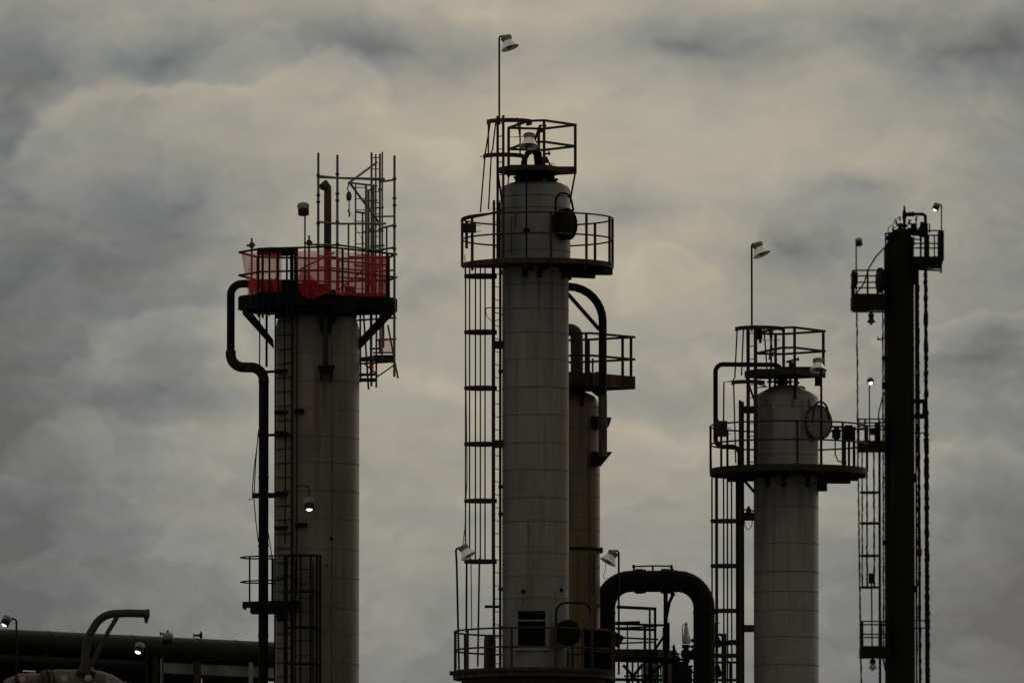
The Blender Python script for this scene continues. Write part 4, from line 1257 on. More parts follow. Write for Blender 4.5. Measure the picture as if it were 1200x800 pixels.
# ladder and cage at the left
ladder(F4, T4, (867, -14), (870.5, 7), 470, 846, 'steel_dark', 15.5, 2.6, 0.6)
cage(F4, T4, 851, -4, 17.5, 30, 330, [610.5, 663, 715.5, 768, 820], [45, 85, 128, 180, 222, 258, 290, 318], 553, 842, 'steel_dark', 3.4, 0.95)
F4.mb().tube([(833.6, -20, 540), (834.2, -20, 800)], 0.35, 5).build('conduit', 'cable', T4)
for y, h in ((605, 4.5), (736, 4), (480, 4)):
    PARTS(F4.mb(), 'ladder_bracket', 'steel_rust' if y != 736 else 'steel_red', T4).box(869, 884, -5, 5, y - h, y + h)
m = F4.mb()
m.turn((877, -4, 602), (0, 0, 1), [(2, 0), (3.2, 2), (3.2, 5), (1.4, 7), (1.4, 9), (0, 9)], 12)
m.tube([(872, -4, 597), (884, -4, 599)], 1.0, 6)
m.tube([(872, -4, 610), (873, -4, 617), (876.5, -4, 621), (880.5, -4, 617), (881.5, -4, 609)], 0.5, 6)
m.build('sample_valve', 'steel_black', T4)
for x, d in ((884, -28), (888.5, 20)):
    F4.mb().bar((x, d, 470), (x, d, 553), 1.8, 1.8, (0, 1, 0)).build('standpipe', 'steel_dark', T4)
# round manway with davit
manway(F4, T4, (957, -22, 496.5), (0.62, -0.78, 0.0), 20.5, 5, 'steel_dark', davit=[(951, -46, 500), (953, -46, 474), (968, -30, 473), (971, -28, 496)], bolts=20, cover_mat='cover_grey')
# square top platform
P4 = [(967, 0), (929.5, -56), (884, -50), (873, -12), (886, 18), (918, 22)]
m = F4.mb()
m.prism(P4, 437, 440)
pt4 = m.build('top_platform', 'steel_dark', T4)
for a, b in zip(P4, P4[1:] + P4[:1]):
    F4.mb().bar((a[0], a[1], 439.5), (b[0], b[1], 439), 1.6, 6.5).build('edge_beam', 'steel_dark', pt4)
rails_poly(F4, pt4, [(914, -50), (929.5, -56), (967, 0), (918, 42), (886, 34)], (388, 411.5), 1.25, 'steel_dark', posts=[(965, 0), (930, -55), (886, 33), (910, 40), (917.5, -40)], y_bot=442, post_r=1.7)
F4.mb().box(917, 962, -20, 20, 431, 436).build('deck_plate', 'steel_dark', pt4)
F4.mb().box(955, 963, -10, 4, 443, 452).build('junction_box', 'steel_black', pt4)
F4.mb().bar((930.5, -50, 442), (930.5, -38, 470), 3, 2.4, (0, 1, 0)).build('strut', 'steel_dark', pt4)
F4.mb().bar((874, -12, 442), (884, -10, 470), 2.4, 3, (0, 1, 0)).build('strut', 'steel_dark', pt4)
F4.mb().bar((884, -10, 449), (899, -10, 454), 1.6, 1.6).build('strut', 'steel_dark', pt4)
F4.mb().bar((884, -10, 455), (897, -10, 454), 1.2, 1.2).build('strut', 'steel_dark', pt4)
ladder(F4, T4, (876.0, -40), (884.5, -46), 385, 553, 'steel_dark', 15, 3.4, 0.6)
cg4 = cage(F4, T4, 889, -34, 27, -190, -10, [388.5], [-60], 388, 451, 'steel_dark', 4.6, 0.9)
F4.mb().sector(876, -36, 18.5, 19.7, -200, 0, 449, 453.5, 24).build('cage_hoop', 'steel_dark', cg4)
for a, b in (((863.5, -34, 386), (860.5, -34, 446)), ((870.5, -52, 386), (868, -52, 444)), ((894.5, -50, 390), (898.5, -50, 446)), ((905, -46, 386), (900.5, -46, 425)),
             ((900, -46, 386), (904, -46, 412)), ((859, -34, 446), (861.5, -34, 545))):
    F4.mb().bar(a, b, 1.7, 1.3, (0, 1, 0)).build('cage_bar', 'steel_dark', cg4)
F4.mb().tube([(847.5, -20, 512), (848, -20, 449), (858, -20, 448)], 0.9, 8).build('standpipe', 'steel_dark', T4)
m = F4.mb()
m.tube([(926, -24, 440), (926, -24, 428)], 1.6, 8)
m.tube([(921, -24, 426), (928, -24, 424), (934, -24, 422.8)], 1.3, 8)
m.turn((935, -24, 422.5), (1, -0.3, 0.1), [(0.4, -0.5), (2.5, -0.5), (2.5, 0.5), (0.4, 0.5)], 14)
m.box(924, 932, -27, -21, 426, 432)
m.build('valve', 'steel_black', T4)
m = F4.mb()
m.tube([(903.5, -24, 438), (903.5, -24, 416)], 0.9, 8)
m.turn((904, -24, 416.5), (1, -0.3, 0), [(0.4, -2), (3, -2), (3, -1), (1.5, 0), (3, 1), (3, 2), (0.4, 2)], 14)
m.build('valve', 'steel_black', T4)
m = F4.mb()
m.box(884, 893, -30, -24, 387, 400)
m.box(889, 892, -30, -24, 400, 404)
m.tube([(893, -27, 401), (914, -27, 400.5)], 0.4, 5)
m.build('instrument_box', 'steel_black', T4)

pq = thing(F4, 'process_pipe', 'slim black pipe rising beside the cone topped tower and bending in at its top', 'pipe')
F4.mb().tube([(916, 0, 448), (916, 0, 427.5), (838.4, -10, 427.5), (838.4, -10, 524), (866.5, -12, 524), (866.5, -12, F_ground(F4))], 2.75, 16, bend=9).build('pipe_run', 'pipe_black', pq)
F4.mb().box(836, 842, -13, -7, 492, 496).build('clamp', 'steel_black', pq)

lamp(887.5, 285.6, 262.2, 'white bell lamp on a tall pole above the cone topped tower', 'bell', (0.42, -0.2, -1), 0.96,
     pole=[(881.3, 2, 388), (881.3, 2, 288), (882, 2, 286), (887, 0, 285)], pole_r=1.15)
lamp(958.8, 421, 261.7, 'white bell lamp beside the top platform of the cone topped tower', 'bell', (0.0, -0.3, -1), 0.92,
     pole=[(962.5, 1, 553), (962.5, 1, 430), (961, 0, 424)], pole_r=1.35)

# =================================================================== TOWER 5 : far black tower at the right
T5 = thing(F5, 'process_tower', 'slender black tower farthest right, a small platform on each side of its top', 'tower', 'refinery towers')
G5 = F_ground(F5)
sh5 = shell(F5, 1054, [(17.7, 300), (17.7, 291), (16, 286), (11, 283), (0, 282)], 'clad5', T5, [330, 380, 440, 500, 560, 620, 680, 740], 17.7, 'steel_black')
def sq_platform(F, par, x0, x1, d0, d1, y0, y1, lev, posts, r=0.8, mat='steel_black'):
    m = F.mb()
    m.box(x0, x1, d0, d1, y0, y1)
    p = m.build('platform', mat, par)
    rails_poly(F, p, [(x0 + 1, d0), (x1 - 1, d0), (x1 - 1, d1), (x0 + 1, d1)], lev, r, mat, posts=posts, y_bot=y0 + 1, post_r=r * 1.5)
    return p
pr = sq_platform(F5, T5, 1070, 1104, -30, 30, 303, 312.5, (273, 288), [(1078.5, -30), (1089.5, 25), (1102, -30), (1105, 0), (1102, 30), (1086, -30)])
F5.mb().box(1100, 1106, -24, 24, 272, 306).build('ladder_gate', 'steel_black', pr)
m = F5.mb()
m.bar((1072, 0, 315.5), (1104, 0, 317), 1.6, 2)
m.bar((1103.5, 0, 306), (1103.5, 0, 320), 2, 2, (0, 1, 0))
m.build('bracket', 'steel_black', pr)
pl = sq_platform(F5, T5, 998, 1038, -38, 38, 347, 361, (320, 334), [(1000, -38), (1000, 38), (1016, -38), (1030, 38), (1000, 0)])
F5.mb().box(999, 1005, -28, 28, 321, 334).build('junction_box', 'steel_black', pl)
m = F5.mb()
m.bar((999, 0, 365), (1038, 0, 365.5), 1.6, 2)
m.bar((1000, -10, 352), (1000, -10, 366), 1.6, 1.8, (0, 1, 0))
m.build('bracket', 'steel_black', pl)
F5.mb().turn((1033, -6, 329), (-1.0, -0.22, 0), [(12, -3), (12, -1), (15, -0.5), (15, 3.5), (0, 4)], 24).build('manway', 'steel_black', T5)
F5.mb().tube([(1003, -20, 346), (1012, -20, 334), (1018, -20, 316), (1026, -20, 303), (1036, -18, 292)], 0.9, 8).build('hose', 'steel_black', T5)
# crown of valves and pipes
m = F5.mb()
m.tube([(1060.5, 0, 286), (1060.5, 0, 247)], 1.9, 10)
m.turn((1060.5, 0, 257), (0, 0, 1), [(2.2, 0), (2.6, 3), (2.2, 8), (1.2, 12), (0.9, 15.5), (0, 16.5)], 12)
m.turn((1060.5, 0, 266), (0, 0, 1), [(4, 0), (4, 2)], 14)
m.tube([(1060, 0, 251.5), (1072, 0, 251)], [2.6, 2.4], 10)
m.turn((1066, 0, 251), (1, 0, 0), [(1.5, 0), (3, 0.5), (3, 2), (1.8, 2.6), (3, 4), (3, 5.6), (1.5, 6)], 14)
m.build('relief_valve', 'steel_black', T5)
m = F5.mb()
m.lathe(1057, -3, [(14, 298), (13.5, 284), (11, 276), (9, 270), (4, 268), (0, 268)], 24)
m.turn((1046, -8, 280), (-0.5, -0.3, 0.6), [(5, 0), (6.5, 2), (6.5, 5), (0, 6)], 18)
m.turn((1056, -8, 277), (0.2, -0.6, 0.6), [(6, 0), (7, 2), (7, 4), (3, 8), (0, 8)], 18)
m.box(1068, 1074, -6, 4, 262, 271)
m.box(1064, 1076, -4, 3, 267, 275)
m.box(1053, 1058, -6, 4, 262, 275)
m.tube([(1051, 0, 264), (1064, 0, 264)], 1.2, 8)
m.build('top_valves', 'steel_black', T5)
m = F5.mb()
m.lathe(1081, 0, [(3, 278), (4.5, 275), (4.5, 268), (2.4, 265), (2.0, 260), (0, 260)], 16)
m.tube([(1070, 0, 273), (1086, 0, 273)], 2.0, 8)
m.box(1083, 1088, -4, 4, 262, 274)
m.build('control_valve', 'steel_black', T5)
m = F5.mb()
for y in (275, 282, 291):
    m.bar((1037, -12, y), (1052, -16, y - 1.5), 1.6, 2.0)
m.bar((1038, -12, 274), (1038, -12, 312), 1.8, 1.8, (0, 1, 0))
m.bar((1046, -14, 274), (1046, -14, 290), 1.4, 1.4, (0, 1, 0))
m.build('top_rail', 'steel_black', T5)
F5.mb().tube([(1041, -6, 275), (1041.5, -6, 267), (1047, -6, 264), (1050, -6, 257), (1056, -4, 255)], 0.5, 6).build('tracer_tube', 'steel_black', T5)
m = F5.mb()
for k, (x, y, r_) in enumerate(((1042, 285, 2.2), (1047, 270, 1.6), (1051, 262, 1.4), (1064, 281, 3), (1070, 284, 2.2), (1066, 262, 1.8), (1055, 258, 1.3), (1074, 258, 1.5))):
    m.turn((x, -10 + 3 * (k % 3), y), (0.3 * (k % 2) - 0.1, -0.4, 1), [(0, -r_), (r_ * 0.7, -r_), (r_, -r_ * 0.4), (r_, r_ * 0.5), (r_ * 0.5, r_), (r_ * 0.5, r_ * 1.8), (r_ * 1.3, r_ * 1.9), (r_ * 1.3, r_ * 2.3), (0, r_ * 2.4)], 12)
for a, b in (((1042, -10, 285), (1042, -10, 310)), ((1047, -10, 268), (1047, -12, 290)), ((1064, -8, 281), (1081, -4, 281)), ((1070, -6, 284), (1070, -6, 305)), ((1039, -12, 300), (1060, -16, 300)),
             ((1074, -6, 258), (1074, -4, 272)), ((1038, -12, 310), (1038, -12, 345)), ((1090, 0, 273), (1090, 0, 262)), ((1096, 10, 302), (1096, 10, 275))):
    m.tube([a, b], 0.85, 7)
m.build('small_bore_fittings', 'steel_black', T5)
F5.mb().lumpy(1034.4, -12, 340, 760, 0.9, 21, 4).build('riser', 'steel_black', T5)
F5.mb().lumpy(1073.5, -10, 334, 900, 0.9, 22, 4).build('riser', 'steel_black', T5)
for x, y, w_, h_ in ((1069.5, 410, 4, 6), (1035, 452, 3.5, 8), (1070.5, 560, 4, 10), (1035.5, 636, 4, 6), (1072, 690, 5, 8), (1035, 420, 3, 5)):
    F5.mb().box(x - w_ / 2, x + w_ / 2, -9, -3, y - h_ / 2, y + h_ / 2).build('clip', 'steel_black', T5)
F5.mb().box(1071, 1077, -10, 10, 313, 333).build('side_box', 'steel_black', T5)
for y in (383, 397):
    F5.mb().tube([(1028, -6, 395.5 if y == 383 else 398), (1031, -6, 398.5), (1036, -4, 396)], 0.9, 8).build('step_iron', 'steel_black', T5)
# middle platform
pm = sq_platform(F5, T5, 1005, 1038, -30, 30, 518, 528, (493, 501), [(1007, 28), (1013, -28)])
F5.mb().box(1025, 1030.5, -12, 10, 496, 521).build('junction_box', 'steel_black', pm)
m = F5.mb()
m.box(1019, 1029, -14, -6, 502, 510)
m.tube([(1029.5, -8, 500), (1029.5, -8, 484), (1034, -6, 466), (1036, -5, 460)], 0.8, 8)
m.tube([(1034.5, -8, 520), (1034.5, -8, 462)], 0.8, 8)
m.build('instrument_tubes', 'steel_black', pm)
# ladder with cage below it
ladder(F5, T5, (1029.5, -12), (1031.5, 8), 492, 845, 'steel_black', 10.5, 1.4, 0.5)
ladder(F5, T5, (1036.2, -22), (1034.5, -16), 528, 760, 'steel_black', 10.5, 0.7, 0.4)
cage(F5, T5, 1019, -2, 10.5, 25, 335, [577, 613, 651, 688], [60, 110, 155, 205, 250, 300], 528, 689, 'steel_black', 2.0, 0.75, lumps=True)
F5.mb().box(1017, 1023.5, -14, -8, 672, 684).build('cable_box', 'steel_black', T5)
F5.mb().tube([(1020.5, -11, 684), (1021, -11, 760)], 0.9, 8).build('conduit', 'steel_black', T5)
# bottom platform
pb = sq_platform(F5, T5, 1007, 1042, -34, 34, 758, 769.5, (729.5, 744.5), [(1009, -34), (1009, 34), (1031, 34), (1031, -34)])
F5.mb().bar((1034, 0, 770), (1040, 0, 800), 2, 2, (0, 1, 0)).build('bracket', 'steel_black', pb)
m = F5.mb()
m.box(1071, 1087, -8, 8, 468, 472)
m.box(1072, 1087, -8, 8, 485, 490)
m.box(1081, 1086.5, -6, 6, 470, 490)
m.build('pipe_bracket', 'steel_black', T5)
for y in (507, 726.5, 735.5):
    F5.mb().bar((1070, 0, y), (1086, 0, y), 1.3, 1.4).build('pipe_bracket', 'steel_black', T5)

p5 = thing(F5, 'process_pipe', 'thin black pipe hooked over the top of the far right tower', 'pipe')
F5.mb().tube([(1070, 0, 251), (1085.2, 0, 251), (1085.2, 0, 320), (1085.2, 0, G5)], 1.9, 12, bend=4).build('pipe_run', 'pipe_black', p5)
F5.mb().lumpy(1085.2, 0, 320, 900, 2.3, 3, 3.5, 1086).build('shimmer_sleeve', 'pipe_black', p5)  # sleeves added, heat shimmer shaped into their wobbling outline
F5.mb().lumpy(1085.6, 0, 482, 900, 2.7, 8, 3.0, 1086.4).build('shimmer_sleeve', 'pipe_black', p5)
p6 = thing(F5, 'drain_pipe', 'thinner black pipe close against the right side of the far right tower', 'pipe')
F5.mb().tube([(1075.5, -4, 326), (1076.5, -4, 480), (1077, -4, 640), (1077.5, -4, G5)], 1.5, 10).build('pipe_run', 'pipe_black', p6)
F5.mb().tube([(1072.8, -4, 330), (1072.8, -4, G5)], 0.6, 6).build('tracer_line', 'pipe_black', p6)
F5.mb().lumpy(1075.8, -4, 334, 900, 1.7, 5, 3.5, 1077.6).build('shimmer_sleeve', 'pipe_black', p6)  # added sleeve, uneven to suggest heat shimmer along this pipe
F5.mb().turn((1077.2, -4, 652), (0, 0, 1), [(1.5, 0), (2.6, 1), (2.6, 9), (1.5, 10)], 12).build('coupling', 'steel_red', p6)
cw = thing(F5, 'cable_conduit', 'thin vertical conduit hanging down left of the far right tower', 'cable')
F5.mb().lumpy(1003.8, -20, 362, 520, 0.95, 11, 3.5, 1004.6).build('line', 'cable', cw)
F5.mb().lumpy(1004.6, -20, 520, 900, 0.95, 12, 3.5, 1009).build('line', 'cable', cw)

lamp(1099.5, 239, 391, 'lit drum lamp over the right hand platform of the far black tower', 'drum', (-0.45, -0.2, -1), 0.62, lit=True,
     pole=[(1104, 0, 306), (1104, 0, 240.5), (1103, 0, 239.5), (1099.5, 0, 239)], pole_r=0.8)
lamp(1006.5, 280, 390.5, 'unlit dark lamp over the left hand platform of the far black tower', 'drum', (0.15, -0.3, -1), 0.62,
     pole=[(1003.8, 0, 350), (1003.8, 0, 281), (1006, 0, 280)], pole_r=0.8)
lamp(1019.8, 444.5, 390.5, 'brightly lit lamp on a thin pole half way up the far black tower', 'drum', (0.1, -0.75, -0.7), 0.6, lit=True,
     pole=[(1019, 2, 522), (1019, 2, 455), (1019.8, 1, 446)], pole_r=0.8)
def guard_lamp(px, py, D, label, s_=1.0, bright='lens_off'):
    F = Frame(px, D)
    r_ = thing(F, 'industrial_lamp', label, 'lamp', 'lamps among the towers')
    F.mb().turn((px, 0, py), (0, 0, -1), [(1.2 * s_, -2), (1.8 * s_, 0), (3.6 * s_, 1.5), (3.8 * s_, 4.5), (2.6 * s_, 6), (0, 6)], 16).build('housing', 'steel_black', r_)
    F.mb().turn((px, 0, py), (0, 0, -1), [(2.4 * s_, 5.8), (4.2 * s_, 9), (5.6 * s_, 11), (5.2 * s_, 11.4), (3 * s_, 10), (0, 10)], 20).build('shade', 'lamp_grey' if bright == 'white_cap' else 'lamp_dark', r_)
    F.mb().turn((px, 0, py), (0, 0, -1), [(2.2 * s_, 9.6), (2.6 * s_, 12), (1.6 * s_, 14), (0, 14.4)], 14).build('globe', bright, r_)
    return r_
guard_lamp(1021.2, 366.5, 390.5, 'dark shaded lamp hanging under the left hand platform of the far black tower', 0.95)
guard_lamp(1022, 771.5, 390.5, 'pale globed lamp hanging under the lowest platform of the far black tower', 0.95, 'white_cap')

# =================================================================== left edge: pipeline on its rack, drum with davit, lamps
FL = Frame(160, 302)
GL = F_ground(FL)
SLOPE = 0.92
def pl_pts(yc, off=0.0, x0=-40, x1=330):
    """two ends of a level run that recedes to the right, as (px, d, py) on FL"""
    za = FL.Z(yc)
    out = []
    for x in (x0, x1):
        X = (x - FL.cx) * FL.s
        out.append(Vector((X, X * SLOPE + off, za)))
    return out
def run(r_px, yc, name, mat, par, off=0.0, seg=32, x0=-40, x1=324):
    m = MB()
    a, b = pl_pts(yc, off, x0, x1)
    m._tube([a, b], r_px * FL.s, seg)
    return m.build(name, mat, par)
def girder(yc, h_px, w_px, name, mat, par, off=0.0, x0=-40, x1=324):
    m = MB()
    a, b = pl_pts(yc, off, x0, x1)
    m.bar(a, b, w_px * FL.s, h_px * FL.s)
    return m.build(name, mat, par)
pln = thing(FL, 'pipeline', 'fat green grey pipeline running level along the top of the rack at lower left', 'pipe')
run(13.2, 757.3, 'pipe_run', 'pipe_line', pln)
for x in (-10, 60, 154, 229, 273, 320):
    X = (x - FL.cx) * FL.s
    m = MB()
    m._lathe(Vector((X, X * SLOPE, FL.Z(757.3))), Vector((1, SLOPE, 0)), [(13.2 * FL.s, -0.016), (13.6 * FL.s, -0.014), (13.6 * FL.s, 0.014), (13.2 * FL.s, 0.016)], 32)
    m.build('cladding_band', 'pipe_line', pln)
rack = thing(FL, 'pipe_rack', 'dark steel rack of girders and posts carrying the fat pipeline at lower left', 'rack')
girder(779, 17, 8, 'girder', 'beam_blue', rack, 0.3, 185, 324)
girder(771.5, 3.4, 14, 'girder_flange', 'steel_black', rack, 0.3, -40, 324)
girder(788, 3.4, 14, 'girder_flange', 'steel_black', rack, 0.3, -40, 324)
girder(779, 15, 6, 'girder', 'steel_black', rack, 0.5, -40, 185)
girder(795, 18, 6, 'back_panel', 'steel_black', rack, 1.6, 150, 231)
girder(795, 18, 6, 'back_panel', 'steel_black', rack, 1.6, 235.5, 307)
girder(798, 24, 6, 'back_panel', 'steel_black', rack, 1.6, -40, 28)
girder(797.5, 17, 6, 'back_panel', 'steel_black', rack, 1.6, 27, 47)
girder(797, 20, 6, 'back_panel', 'steel_black', rack, 1.6, 46, 150)
girder(808, 18, 40, 'lower_tray', 'steel_black', rack, 1.0, -40, 318)
for x, w, mat in ((-20, 9, 'steel_black'), (60, 8, 'steel_black'), (182, 6, 'steel_dark'), (190, 4, 'beam_blue'), (230, 9, 'steel_dark'), (292, 5, 'beam_blue'), (305, 4, 'steel_dark')):
    X = (x - FL.cx) * FL.s
    m = MB()
    m.bar((X, X * SLOPE - 0.25, FL.Z(770)), (X, X * SLOPE - 0.25, 0.0), w * FL.s, w * FL.s, (0, 1, 0))
    m.build('post', mat, rack)
for x in (-20, 60, 182, 230, 292):
    X = (x - FL.cx) * FL.s
    PARTS(MB(), 'cross_beam', 'steel_black', rack).bar((X, X * SLOPE - 0.2, FL.Z(770.5)), (X, X * SLOPE + 1.8, FL.Z(770.5)), 0.12, 0.1)
run(6.5, 781, 'lower_pipe', 'pipe_black', rack, -0.45, 24, -40, 170)
for x, label in ((197, 'small black vent valve on the fat pipeline just above the unlit pale lamp'),
                 (236, 'small black vent valve standing on the fat pipeline nearest the scaffolded tower')):
    X = (x - FL.cx) * FL.s
    Fv = Frame(x, FL.D + X * SLOPE)
    v_ = thing(Fv, 'vent_valve', label, 'valve', 'vent valves on the pipeline')
    y = 744.5 + (x - 160) * 0.052
    m = Fv.mb()
    m.tube([(x, 0, y + 8), (x, 0, y - 8.5)], 1.3, 10)
    m.turn((x, 0, y - 2), (0, 0, 1), [(1.6, 0), (1.9, 1), (1.9, 4), (1.5, 5)], 12)
    m.tube([(x, 0, y - 4.5), (x - 7.5, 0, y - 4.2)], 1.4, 10)
    m.build('body', 'steel_black', v_)
    Fv.mb().turn((x - 8.5, 0, y - 4.2), (1, 0, 0), [(1, -0.8), (2.6, -0.6), (2.6, 0.6), (1, 0.8)], 14).build('handwheel', 'steel_dark', v_)

FV = Frame(100, 292)
GV = F_ground(FV)
dv = thing(FV, 'storage_drum', 'horizontal beige clad drum with flanges and pale patches below the davit arm', 'drum')
m = FV.mb()
m.turn((40, 0, 806), (1, 0.25, 0), [(0, 20), (14, 20.5), (21, 22), (22.5, 26), (22.5, 70), (20.8, 82), (17, 94), (11, 104), (4, 110), (0, 111)], 40)
m.build('body', 'beige_clad', dv)
FV.mb().turn((-4, -10, 803), (1, 0.25, 0), [(13, 24), (14.5, 30), (14.5, 58), (13, 60), (0, 60)], 32).build('nozzle', 'pink_pipe', dv)
m = FV.mb()
m.turn((50, -4, 805), (1, 0.25, 0), [(14, 0), (20, 0), (20, 3.6), (17, 4), (17, 6), (21, 6.4), (21, 10), (16, 10.6)], 36)
m.build('flange', 'steel_rust', dv)
FV.mb().turn((8, -8, 812), (0.9, -0.5, 0), [(0, -6), (10, -5), (17, 4), (19.5, 12), (19.5, 18)], 28).build('end_cap', 'beige_clad', dv)
for x, y, r_ in ((77, 795.5, 4.2), (105, 795, 4.2), (28, 797, 4)):
    FV.mb().turn((x, -20.2, y), (0, -1, 0.35), [(r_, -4), (r_, 0.6), (r_ * 0.8, 1.0), (0, 1.0)], 20).build('insulation_patch', 'patch', dv)
for k in range(5):
    a0, a1 = (128 + 5.5 * k, 800 - (k % 2) * 4 - max(0, 4 - 1.5 * k)), (133.5 + 5.5 * k, 801 - ((k + 1) % 2) * 4)
    PARTS(FV.mb(), 'cladding_gore', 'patch', dv).wedge([(126 + 6 * k, 804), (126 + 6 * k, 792.5 + 1.8 * k), (131 + 6 * k, 791 + 2.2 * k + (k % 2)), (131.6 + 6 * k, 804)], -14.5 + 2.2 * k, -11 + 2.2 * k)
for x in (66, 120):
    PARTS(FV.mb(), 'saddle_post', 'steel_dark', dv).box(x - 3, x + 3, -16, 16, 815, GV)
dav = thing(FV, 'davit_arm', 'curved dark olive davit arm with a diagonal brace standing over the beige drum', 'davit')
FV.mb().tube([(99.5, -4, 786), (103, -4, 748), (120, -4, 719.5), (150, -4, 718.3), (173.5, -4, 718.8)], 4.7, 20, bend=34).build('arm', 'pipe_olive', dav)
FV.mb().tube([(138.5, -4, 722), (127, -4, 741), (105, -4, 784)], 2.7, 14).build('brace', 'pipe_olive', dav)
m = FV.mb()
m.turn((171, -4, 718.8), (1, 0, 0), [(4.7, 0), (5.6, 0.6), (5.6, 4), (4.6, 5), (0, 5.4)], 18)
m.wedge([(169, 720), (175.5, 720), (174.5, 726.5), (173.5, 730), (170.8, 730), (169.6, 726)], -5, -3)
m.build('hook_lug', 'pipe_olive', dav)
m = FV.mb()
m.lathe(102, -4, [(12, 790), (12, 786.5), (9, 784), (6.5, 780), (4.8, 778)], 20)
m.build('base_collar', 'steel_dark', dav)

lamp(10.6, 722.3, 290, 'lit lamp on a dark pole farthest left, above the fat pipeline', 'drum', (-0.5, -0.25, -1), 0.85, lit=True,
     pole=[(20, 1, F_ground(Frame(20, 290))), (20, 1, 727), (18.5, 1, 725.5), (10.6, 0, 722)], pole_r=1.2)
lamp(165.3, 754.3, 289, 'lit lamp on a pole in front of the fat pipeline, right of the beige drum', 'drum', (-0.3, -0.45, -1), 0.85, lit=True,
     pole=[(172, 1, F_ground(Frame(172, 289))), (172, 1, 762), (170, 1, 757), (166, 0, 755)], pole_r=1.2)
lamp(197, 741.5, 294, 'unlit pale domed lamp facing away against the fat pipeline', 'drum', (0.1, 0.25, -1), 0.95,
     pole=[(191.5, 1, F_ground(Frame(191, 294))), (191.5, 1, 752), (193, 1, 746), (197, 0, 742)], pole_r=0.8)

# =================================================================== ground
M['ground'] = None
gm, nt, b, out = new_mat('gravel_and_concrete_ground')
tc = N(nt, 'ShaderNodeTexCoord')
n1 = noise(nt, tc.outputs['Object'], 0.02, 5)
n2 = noise(nt, tc.outputs['Object'], 1.2, 6)
c = mix_c(nt, ramp(nt, n1, [(0.42, 0.0), (0.58, 1.0)]), (0.15, 0.14, 0.125), (0.10, 0.095, 0.082))
c = mix_c(nt, 1.0, c, ramp(nt, n2, [(0.3, 0.75), (0.7, 1.15)]), 'MULTIPLY')
nt.links.new(c, b.inputs['Base Color'])
b.inputs['Roughness'].default_value = 0.95
g = MB()
S_ = 6000.0
g._add([(-S_, -S_, 0), (S_, -S_, 0), (S_, S_, 0), (-S_, S_, 0)], [(0, 1, 2, 3)])
go = g.build('ground', gm)
go['kind'] = 'structure'
go['label'] = 'gravel and concrete yard the towers stand on'
# =================================================================== sky and light
SUN_AZ, SUN_EL = R(28), R(24)         # behind the towers, up to the right, veiled by cloud
w = bpy.data.worlds.new('World')
scene.world = w
w.use_nodes = True
nt = w.node_tree
nt.nodes.clear()
wo = N(nt, 'ShaderNodeOutputWorld')
bg = N(nt, 'ShaderNodeBackground')
nt.links.new(bg.outputs[0], wo.inputs[0])
STR = 0.1
bg.inputs[1].default_value = STR
sky = N(nt, 'ShaderNodeTexSky')
sky.sky_type = 'NISHITA'
sky.sun_disc = False
sky.sun_elevation = SUN_EL
sky.sun_rotation = SUN_AZ
sky.altitude = 50
sky.air_density = 1.0
sky.dust_density = 3.0
tc = N(nt, 'ShaderNodeTexCoord')
D = tc.outputs['Generated']
sep = N(nt, 'ShaderNodeSeparateXYZ')
nt.links.new(D, sep.inputs[0])
dx, dy, dz = sep.outputs
# bearing and height of the looked-at bit of sky, in degrees
az = math_n(nt, 'MULTIPLY', math_n(nt, 'ARCTAN2', dx, dy), 180 / PI)
el = math_n(nt, 'MULTIPLY', math_n(nt, 'ARCSINE', dz), 180 / PI)


def sky_dir(px, py):
    p = at(px, py, 1000.0) - Vector((0, 0, CAMZ))
    return math.degrees(math.atan2(p.x, p.y)), math.degrees(math.asin(p.normalized().z))


PXD = FPX * PI / 180                    # picture pixels per degree of sky
AE = N(nt, 'ShaderNodeCombineXYZ')
nt.links.new(az, AE.inputs[0])
nt.links.new(el, AE.inputs[1])
AE = AE.outputs[0]


def vmath(op, a, b=None, c=None):
    n = nt.nodes.new('ShaderNodeVectorMath')
    n.operation = op
    for i, v in enumerate((a, b, c)):
        if v is None:
            continue
        if isinstance(v, tuple):
            n.inputs[i].default_value = v
        else:
            nt.links.new(v, n.inputs[i])
    return n.outputs[0]


def noise2(vec, scale, detail, rough=0.5, colour=False):
    n = nt.nodes.new('ShaderNodeTexNoise')
    n.noise_dimensions = '2D' if not colour else '3D'
    n.inputs['Scale'].default_value = scale
    n.inputs['Detail'].default_value = detail
    n.inputs['Roughness'].default_value = rough
    nt.links.new(vec, n.inputs['Vector'])
    return n.outputs['Color' if colour else 0]


wcol = noise2(AE, 1.5, 4, 0.55, True)
wv = vmath('SUBTRACT', wcol, (0.5, 0.5, 0.5))
warp1 = vmath('MULTIPLY_ADD', wv, (0.5, 0.38, 0.0), AE)
warp2 = vmath('MULTIPLY_ADD', wv, (0.5, 0.42, 0.0), AE)
nA = noise2(mapping(nt, AE, (0.9, 1.7, 1), (3.1, 7.4, 0)), 1.0, 5, 0.55)
nB = noise2(mapping(nt, warp2, (2.6, 3.4, 1), (13.1, 4.4, 0)), 1.0, 6, 0.58)
nC = noise2(mapping(nt, AE, (0.8, 4.2, 1), (1.7, 8.2, 0)), 1.0, 3, 0.5)


def blob(vec, px, py, rx, ry, kind):
    a0, e0 = sky_dir(px, py)
    n = nt.nodes.new('ShaderNodeMapping')
    n.vector_type = 'TEXTURE'
    n.inputs['Location'].default_value = (a0, e0, 0)
    n.inputs['Scale'].default_value = (rx / PXD, ry / PXD, 1)
    nt.links.new(vec, n.inputs['Vector'])
    g = nt.nodes.new('ShaderNodeTexGradient')
    g.gradient_type = kind
    nt.links.new(n.outputs[0], g.inputs[0])
    return g.outputs['Fac']


